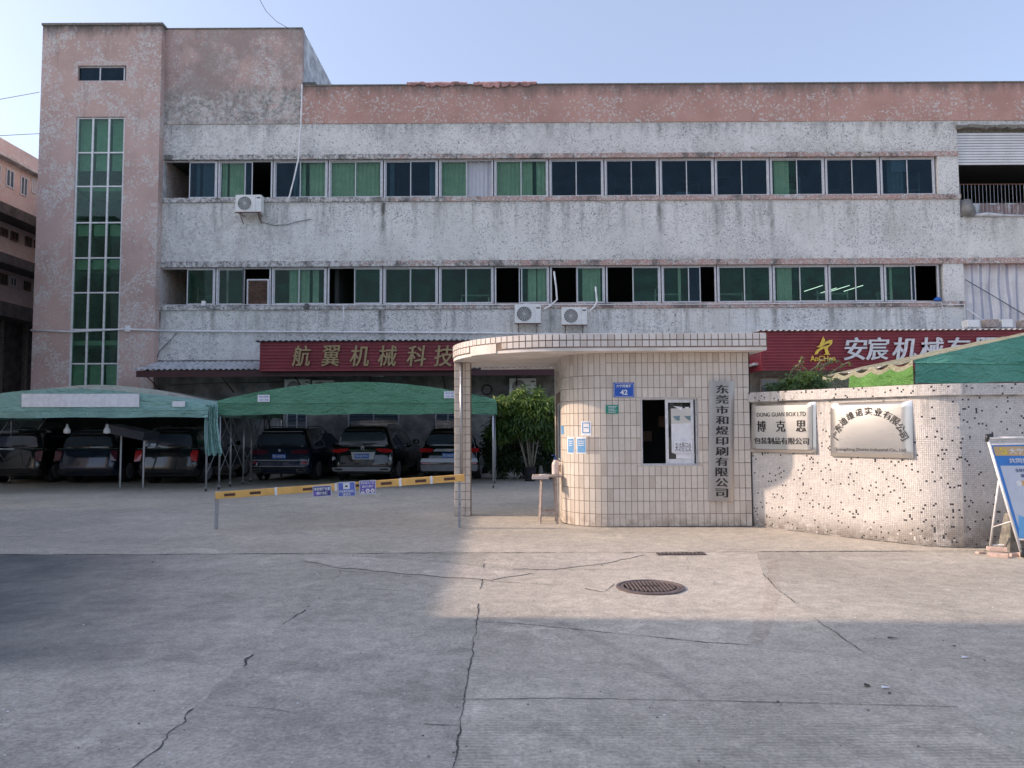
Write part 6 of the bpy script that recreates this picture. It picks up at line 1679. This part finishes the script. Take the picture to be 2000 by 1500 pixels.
# ------------------------------------------------------------------ table with bottle
TYY = 12.95
tb = empty('wooden_table', (at(1070, 930, TYY).x, TYY, 0), 'small worn wooden table standing against the rounded booth corner', 'table')
x0, x1 = at(1040, 930, TYY).x, at(1096, 930, TYY).x; zt_ = at(1068, 929, TYY).z
MB().box(x0, x1, TYY-.20, TYY+.22, zt_-.02, zt_+.012).build('tabletop', MT['wood'], tb, bevel=.006)
MB().box(x0-.015, x0+.27, TYY-.24, TYY-.20, zt_-.045, zt_+.005).build('edge_batten', MT['white_bottle'], tb, bevel=.004)
lx0, lx1 = at(1058, 970, TYY).x, at(1083, 970, TYY).x
for xx, s in ((lx0, -1), (lx1, 1)):
    for yy in (TYY-.15, TYY+.17): MB().tube([(xx, yy, zt_-.02), (xx+s*.035, yy+(-.03 if yy < TYY else .03), 0)], .020, 4).build('leg', MT['wood'], tb)
MB().box(lx0-.02, lx1+.02, TYY-.185, TYY-.165, .17, .21).build('stretcher', MT['wood'], tb); MB().box(lx0-.02, lx1+.02, TYY+.18, TYY+.2, .17, .21).build('stretcher', MT['wood'], tb)
bt = at(1085, 928, TYY-.02); bt.z = zt_+.0125
br = empty('pump_bottle', bt, 'cream plastic pump bottle with blue top standing on the table', 'bottle')
MB().lathe([(.05,0),(.062,.01),(.063,.17),(.055,.215),(.028,.25),(.022,.262)], bt, 20).build('bottle_body', MT['white_bottle'], br, 40)
MB().lathe([(.026,.262),(.026,.30),(.012,.305),(.010,.345)], bt, 12).build('pump', MT['bluecap'], br, 40); MB().tube([(bt.x+.01, bt.y, bt.z+.34), (bt.x-.05, bt.y, bt.z+.345), (bt.x-.06, bt.y, bt.z+.33)], .007, 6).build('nozzle', MT['bluecap'], br)
p = at(1066, 928, TYY-.05); m = MB(); m.quad((p.x-.12, TYY-.14, zt_+.014), (p.x+.1, TYY-.15, zt_+.014), (p.x+.13, TYY+.05, zt_+.018), (p.x-.1, TYY+.07, zt_+.022)); m.quad((p.x-.1, TYY-.12, zt_+.02), (p.x+.12, TYY-.10, zt_+.03), (p.x+.11, TYY+.08, zt_+.018), (p.x-.12, TYY+.05, zt_+.016))
o = m.build('paper_sheets', MT['white_paper'], None); tag(o, 'loose white sheets lying on the wooden table', 'papers')

# ------------------------------------------------------------------ easel sign with bricks and block
es = empty('easel_sign', (6.7, 9.3, 0), 'aluminium framed easel poster board with blue poster at the right edge', 'easel sign')
F0 = Vector((6.27, 9.22, .04)); T0 = Vector((6.03, 9.42, 1.50)); BK = Vector((6.17, 9.68, .05)); WX = .82
F1, T1 = F0+Vector((WX, 0, 0)), T0+Vector((WX, 0, 0))
nrm = (F1-F0).cross(T0-F0).normalized()
def on_es(u, v, o=0.): return F0+(F1-F0)*u+(T0-F0)*v + nrm*(o)
for a, b in ((F0, T0), (F1, T1)): MB().tube([a, b], .018, 8).build('frame_pole', MT['alu_w'], es, True)
def bar(a, b, nm='frame_rail', mt='alu_w', r_=.014): return MB().tube([a, b], r_, 8).build(nm, MT[mt], es, True)
bar(on_es(0, .985), on_es(1, .985)); bar(on_es(0, .93), on_es(1, .93)); bar(on_es(0, .13), on_es(1, .13)); bar(F0+Vector((.02,0,.015)), F1+Vector((-.02,0,.015)))
for v, q in ((T0, 1), (T1, 1), (F0, 0), (F1, 0)):
    s = 1 if v in (T0, F0) else -1
    MB().tube([v+Vector((0,0,-.07 if q else .08)), v+Vector((.005*s, 0, .01 if q else -.01)), v+Vector((.07*s, 0, .012 if q else -.015))], .026, 8).build('corner_cap', MT['blackplastic'], es, True)
M0 = on_es(0, .62, -.02); BKb = BK+Vector((WX, 0, 0)); M1 = on_es(1, .62, -.02)
for a, b in ((M0, BK), (M1, BKb)):
    l = MB().tube([a, b], .014, 8).build('back_leg', MT['alu_w'], es, True); MB().tube([b, b+Vector((0, 0, .09))], .022, 8).build('rubber_foot', MT['blackplastic'], l, True)
bar(BK+Vector((0,0,.04)), BKb+Vector((0,0,.04)), 'back_rail')
bar(M0.lerp(BK, .68), F0.lerp(T0, .28), 'spreader', r_=.008)
def es_poly(pts, off, mat, name='print'):
    m = MB(); f = [on_es(u, v, off) for u, v in pts]; m.ngon(f); me = m.mesh(name, MT[mat]); b = bmesh.new(); b.from_mesh(me); bmesh.ops.triangulate(b, faces=b.faces[:]); b.to_mesh(me); b.free(); me.transform(wm(es).inverted()); return link(name, me, es)
MT['pr_blue'] = plain('poster_blue_ink', (.045, .22, .62), .45, var=.12, nscale=3)
MT['pr_gold'] = plain('poster_gold_ink', (.62, .42, .20), .45, var=.05)
MT['pr_pale'] = plain('poster_pale_ink', (.58, .62, .70), .45, var=.05)
MT['pr_green'] = plain('poster_green_ink', (.03, .30, .20), .45, var=.05)
MT['pr_orange'] = plain('poster_orange_ink', (.70, .42, .16), .45, var=.05)
MT['pr_yellow'] = plain('poster_yellow_ink', (.80, .62, .06), .45, var=.05)
MT['pr_sky'] = plain('poster_sky_ink', (.16, .42, .72), .45, var=.1)
MT['pr_grey'] = plain('poster_grey_ink', (.22, .24, .28), .5, var=.05)
m = MB(); b4 = [on_es(.02, .14, -.012), on_es(.98, .14, -.012), on_es(.98, .925, -.012), on_es(.02, .925, -.012)]; m.ngon(b4[::-1]); m.build('backing_board', MT['pvc'], es)
es_poly([(.02,.14),(.98,.14),(.98,.925),(.02,.925)], .004, 'pr_blue', 'poster')
es_poly([(.04,.83),(.98,.83),(.98,.91),(.04,.91)], .006, 'pr_gold'); es_poly([(.065,.145),(.98,.145),(.98,.745),(.065,.745)], .006, 'pr_pale')
es_poly([(.02,.14),(.98,.14),(.98,.24),(.45,.22),(.24,.30),(.12,.33)], .008, 'pr_sky')
es_poly([(.20,.235),(.33,.23),(.36,.29),(.30,.335),(.22,.32)], .010, 'letter_white'); es_poly([(.52,.20),(.66,.20),(.66,.30),(.52,.30)], .010, 'pr_pale')
def es_text(t, u0, u1, v0, v1, mat, **k):
    a, b, c_ = on_es(u0, v0, .0115), on_es(u1, v0, .0115), on_es(u0, v1, .0115); X_ = (b-a); Z_ = (c_-a); w_, h_ = X_.length, Z_.length
    me = text_mesh(t, w_, h_, MT[mat], .0006, **k); Zn = Z_.normalized(); Xn = X_.normalized(); Yn = -nrm if nrm.y < 0 else nrm
    Mx = Matrix((( Xn.x, Yn.x, Zn.x), (Xn.y, Yn.y, Zn.y), (Xn.z, Yn.z, Zn.z))).to_4x4(); me.transform(wm(es).inverted() @ Matrix.Translation((a+b)/2 + Z_/2) @ Mx); return link('lettering', me, es)
es_text('大宁社区', .26, .72, .845, .895, 'letter_white', bold=.02)
es_text('共同抗疫 防控', .22, .86, .765, .81, 'letter_white', bold=.015)
es_text('全体社区居民在出入时', .27, .86, .69, .72, 'letter_navy', bold=.01); es_text('要积极配合做好', .33, .86, .645, .672, 'letter_navy', bold=.01)
for u0, v0 in ((.30, .575), (.62, .575), (.44, .505), (.72, .505)):
    es_poly([(u0,v0),(u0+.22,v0),(u0+.235,v0+.02),(u0+.22,v0+.04),(u0,v0+.04)], .0095, 'pr_orange')
    n = 10; es_poly([(u0-.03+.045*math.cos(2*math.pi*k/n), v0+.02+.027*math.sin(2*math.pi*k/n)) for k in range(n)], .0105, 'letter_white')
es_text('测温', .355, .47, .585, .607, 'letter_white'); es_text('戴口罩', .475, .60, .515, .537, 'letter_white')
es_poly([(.40,.36),(.98,.36),(.98,.45),(.37,.45),(.385,.375)], .0095, 'pr_green')
es_text('同时要佩带口罩', .40, .86, .415, .44, 'letter_white'); es_text('自身防护', .50, .84, .375, .402, 'letter_white')
es_text('勤洗手 多通风', .52, .92, .315, .345, 'pr_grey'); es_text('保持一米距离', .47, .94, .255, .295, 'pr_grey', bold=.01); es_text('安全', .54, .62, .225, .24, 'pr_yellow')
# emblem on the gold band
n = 8; hc = (.175, .87)
es_poly([(hc[0]+.055*math.cos(R(a)), hc[1]+.03*math.sin(R(a))) for a in range(-150, 61, 20)]+[(hc[0]+.040*math.cos(R(a)), hc[1]+.018*math.sin(R(a))) for a in range(55, -151, -20)], .0100, 'pr_yellow', 'emblem')
es_poly([(hc[0]-.055,hc[1]+.012),(hc[0]-.02,hc[1]+.034),(hc[0]-.008,hc[1]+.024),(hc[0]-.042,hc[1]+.004)], .0104, 'pr_yellow', 'emblem'); es_poly([(hc[0]-.022,hc[1]+.02),(hc[0]+.05,hc[1]-.03),(hc[0]+.06,hc[1]-.024),(hc[0]-.012,hc[1]+.026)], .0108, 'pr_yellow', 'emblem')
# concrete block
c = gr(1948, 1077); m = MB(); lo = [(-.13,-.12,0),(.13,-.12,0),(.13,.12,0),(-.13,.12,0)]; hi = [(-.055,-.06,.50),(.06,-.06,.50),(.06,.06,.50),(-.055,.06,.50)]
m.v += lo+hi
for q in ((0,3,2,1),(4,5,6,7),(0,1,5,4),(1,2,6,5),(2,3,7,6),(3,0,4,7)): m.f.append(q); m.m.append(0)
cb = empty('concrete_block', (c.x+.16, 9.68, 0), 'mossy tapered concrete block standing behind the easel sign', 'concrete block')
link('block', m.mesh('block', MT['cement']), cb); bpy.data.objects['block'].modifiers.new('b', 'BEVEL').width = .015
o = link('hole', MB().cyl((-.005, -.096, .36), .022, .01, 12, axis='Y').mesh('hole', MT['black']), cb)
link('tie_wire', MB().tube([(-.1, -.14, .47), (.1, -.14, .475)], .008, 6).mesh('tie_wire', MT['pvc']), cb)
# bricks and scraps at the feet
def brick(px, py, z, rz, s=(.22,.105,.05), label='', mt='terracotta'):
    p = gr(px, py); o = MB().cbox((0,0,s[2]/2), s).build('brick', MT[mt], None, bevel=.005); o.location = (p.x, p.y, z); o.rotation_euler = (0, 0, rz); tag(o, label, 'brick', 'bricks at the foot of the easel sign')
brick(1950, 1088, .0, R(-38), label='pink brick lying flat under another by the black rear foot'); brick(1947, 1084, .0505, R(-30), label='pink brick on top of another by the easel foot'); brick(1985, 1086, .0, R(8), (.20,.09,.04), 'loose pink brick just behind the front easel pole')
brick(1915, 1081, .0, R(12), (.10,.06,.025), 'small broken brick chip left of the easel sign'); brick(2010, 1088, .0, R(-5), label='pink brick at the picture edge beneath the poster')

# ------------------------------------------------------------------ plants
def leaf_cluster(m, c, L, rnd, n=6, mi=0, droop=.35, w=.24):
    up = Vector((rnd.uniform(-.5, .5), rnd.uniform(-.9, .1), rnd.uniform(.2, 1))).normalized(); a0 = rnd.uniform(0, 6.28)
    t1 = up.orthogonal().normalized(); t2 = up.cross(t1)
    for k in range(n):
        a = a0+k*2*math.pi/n+rnd.uniform(-.2, .2); d_ = (t1*math.cos(a)+t2*math.sin(a)-up*rnd.uniform(.1, droop*2)).normalized(); l = L*rnd.uniform(.7, 1.15); s_ = d_.cross(up).normalized()*l*w*.5
        b0 = c+d_*l*.08; md = c+d_*l*.5+up*l*.05; tp = c+d_*l-up*l*droop*.4; n0 = len(m.v)
        m.v += [tuple(b0), tuple(md+s_), tuple(tp), tuple(md-s_), tuple(md-up*l*.05)]
        m.f += [(n0, n0+4, n0+1), (n0+4, n0+2, n0+1), (n0, n0+3, n0+4), (n0+4, n0+3, n0+2)]; m.m += [mi]*4
PY = 23.2
pc = gr(1037, 938); PXc = at(1035, 900, PY).x
pl = empty('potted_tree', (PXc, PY, 0), 'tall leafy potted umbrella tree with bare pale stems beside the booth', 'potted tree')
m = MB(); prof = [(.16, 0)]
for k in range(7): prof += [(.165+.004*k, .03+.055*k), (.180+.004*k, .045+.055*k), (.165+.004*k, .06+.055*k)]
m.lathe(prof+[(.21, .44), (.19, .44), (.18, .40)], (PXc, PY, 0), 24); m.build('pot', MT['blackplastic'], pl, 30)
rnd = random.Random(17)
tops = []
for k, (dx, tx) in enumerate([(-.10,-.50),(-.06,-.30),(-.02,-.12),(.02,.02),(.05,.16),(.10,.40),(0,-.22),(.03,.3)]):
    y_ = PY+rnd.uniform(-.08, .08); top = Vector((PXc+tx, y_+rnd.uniform(-.15, .2), 1.75+rnd.uniform(-.2, .3))); tops.append(top)
    b0 = Vector((PXc+dx, y_, .38)); mid = b0.lerp(top, .5)+Vector((rnd.uniform(-.05, .05), 0, .05))
    MB().tube([b0, b0.lerp(mid, .5)+Vector((rnd.uniform(-.02,.02),0,0)), mid, top], [.024, .021, .018, .011], 7).build('stem', MT['stem'], pl, True)
def crown(name, par, cx_, cy_, blobs, L, mats, seed, dens=1.):
    rnd = random.Random(seed); m = MB()
    for (bx, by, bz, rx_, ry_, rz_, n, mi) in blobs:
        for k in range(int(n*dens)):
            v = Vector((rnd.gauss(0, 1), rnd.gauss(0, 1), rnd.gauss(0, 1))).normalized()*rnd.uniform(.35, 1)**.5
            p_ = Vector((cx_+bx+v.x*rx_, cy_+by+v.y*ry_, bz+v.z*rz_)); leaf_cluster(m, p_, L*rnd.uniform(.7, 1.25), rnd, rnd.choice((5,6,7)), mi if rnd.random() > .15 else (mi+1) % len(mats))
    return m.build(name, mats, par, False)
zp_ = lambda py: at(1035, py, PY).z
crown('crown', pl, PXc, PY, [(-.30, -.1, zp_(792), .80, .5, .36, 260, 1), (.35, -.1, zp_(800), .75, .5, .40, 240, 1), (.0, 0, zp_(828), 1.1, .6, .42, 380, 0), (-.28, 0, zp_(766), .22, .3, .26, 40, 1), (.22, 0, zp_(772), .16, .25, .26, 30, 1), (-.95, -.1, zp_(790), .34, .35, .25, 90, 1), (.75, 0, zp_(850), .35, .4, .45, 110, 0), (-.90, 0, zp_(835), .45, .4, .45, 130, 0)], .24, [MT['leaf'], MT['leaf_y']], 3)
sh_ = empty('dark_shrub', (PXc, 24.3, 0), 'dense dark shrub in shade behind the potted umbrella tree', 'shrub')
crown('foliage', sh_, PXc, 24.3, [(-.95, 0, 1.0, .55, .4, .95, 420, 0), (.1, 0, .9, .8, .4, .9, 340, 0), (1.0, 0, 1.0, .6, .4, .95, 260, 0)], .24, [MT['leaf_d'], MT['leaf_d']], 8)
for k in range(6): MB().tube([(PXc-.9+.4*k, 24.3, 0), (PXc-.9+.4*k+rnd.uniform(-.1, .1), 24.3, 1.1)], .015, 5).build('stem', MT['stem'], sh_)
# small pots beside it
for px, hh, lb in ((1056, .42, 'grey tapered jug standing right of the black ribbed pot'),):
    p = gr(px, 936); o = MB().lathe([(.10, 0), (.105, .03), (.055, hh), (.03, hh+.03)], (0,0,0), 14).build('jug', MT['cement'], None, True); o.location = (p.x, p.y, 0); tag(o, lb, 'jug')
# bougainvillea-like vine at the wall
VY = 13.2
vn = empty('vine_bush', (at(1560, 760, VY).x, VY, 0), 'sunlit leafy climbing bush spilling over the mosaic wall by the gold logo', 'climbing bush')
rnd = random.Random(31); m = MB()
for (cx0_, cy0_, sx_, sy_, n, mi) in ((1518,754,16,6,40,0),(1545,744,18,9,60,1),(1570,737,16,10,55,1),(1598,746,18,10,60,0),(1560,752,40,6,80,0),(1585,731,10,6,22,1)):
    for k in range(n):
        px = rnd.gauss(cx0_, sx_*.6); py = min(764, rnd.gauss(cy0_, sy_*.6)); leaf_cluster(m, at(px, py, VY+rnd.uniform(-.45, .35)), rnd.uniform(.06, .11), rnd, 4, mi, .3, .6)
sprigs = [[(1575,730),(1590,718),(1608,712),(1625,708)], [(1600,725),(1615,708),(1628,702),(1640,706)], [(1560,730),(1565,715),(1567,703)], [(1620,730),(1640,716),(1658,707),(1662,712)], [(1590,722),(1604,702),(1622,700)], [(1540,735),(1548,722),(1560,712),(1568,696)]]
for s in sprigs:
    pts = [at(px, py, VY-.1) for px, py in s]; MB().tube(pts, [.007]*(len(pts)-1)+[.003], 4).build('shoot', MT['stem'], vn)
    for a, b in zip(pts[:-1], pts[1:]):
        for t in (.2, .5, .85): leaf_cluster(m, a.lerp(b, t), .055, rnd, 3, 1, .3, .6)
m.build('leaves', [MT['leaf'], MT['leaf_y']], vn)
for k in range(7): a = at(1500+k*22, 755, VY); MB().tube([(a.x, VY+.1, 0), (a.x+rnd.uniform(-.1, .1), VY+.1, a.z)], .018, 5).build('stem', MT['stem'], vn)
p = at(1562, 700, VY-.1)
# trees across the street, mirrored in the glass
def tree(x, y, h, label, seed):
    t = empty('street_tree', (x, y, 0), label, 'tree', 'street trees across the road'); rnd = random.Random(seed)
    MB().tube([(x, y, 0), (x+.1, y, h*.3), (x-.05, y, h*.55)], [.2, .15, .1], 8).build('trunk', MT['stem'], t, True)
    m = MB()
    for k in range(900):
        v = Vector((rnd.gauss(0, 1), rnd.gauss(0, 1), rnd.gauss(0, 1))).normalized()*rnd.uniform(.3, 1)**.4; leaf_cluster(m, Vector((x+v.x*h*.32, y+v.y*h*.32, h*.68+v.z*h*.33)), .45, rnd, 5, 0, .3, .5)
    m.build('crown', [MT['leaf']], t)
for i, (x, h, lb) in enumerate([(-13, 7.5, 'street tree farthest left across the road'), (-5.5, 7, 'street tree left of the camera across the road'), (4, 8, 'street tree right of the camera across the road'), (12, 9, 'street tree farthest right across the road')]): tree(x, -24, h, lb, 50+i)
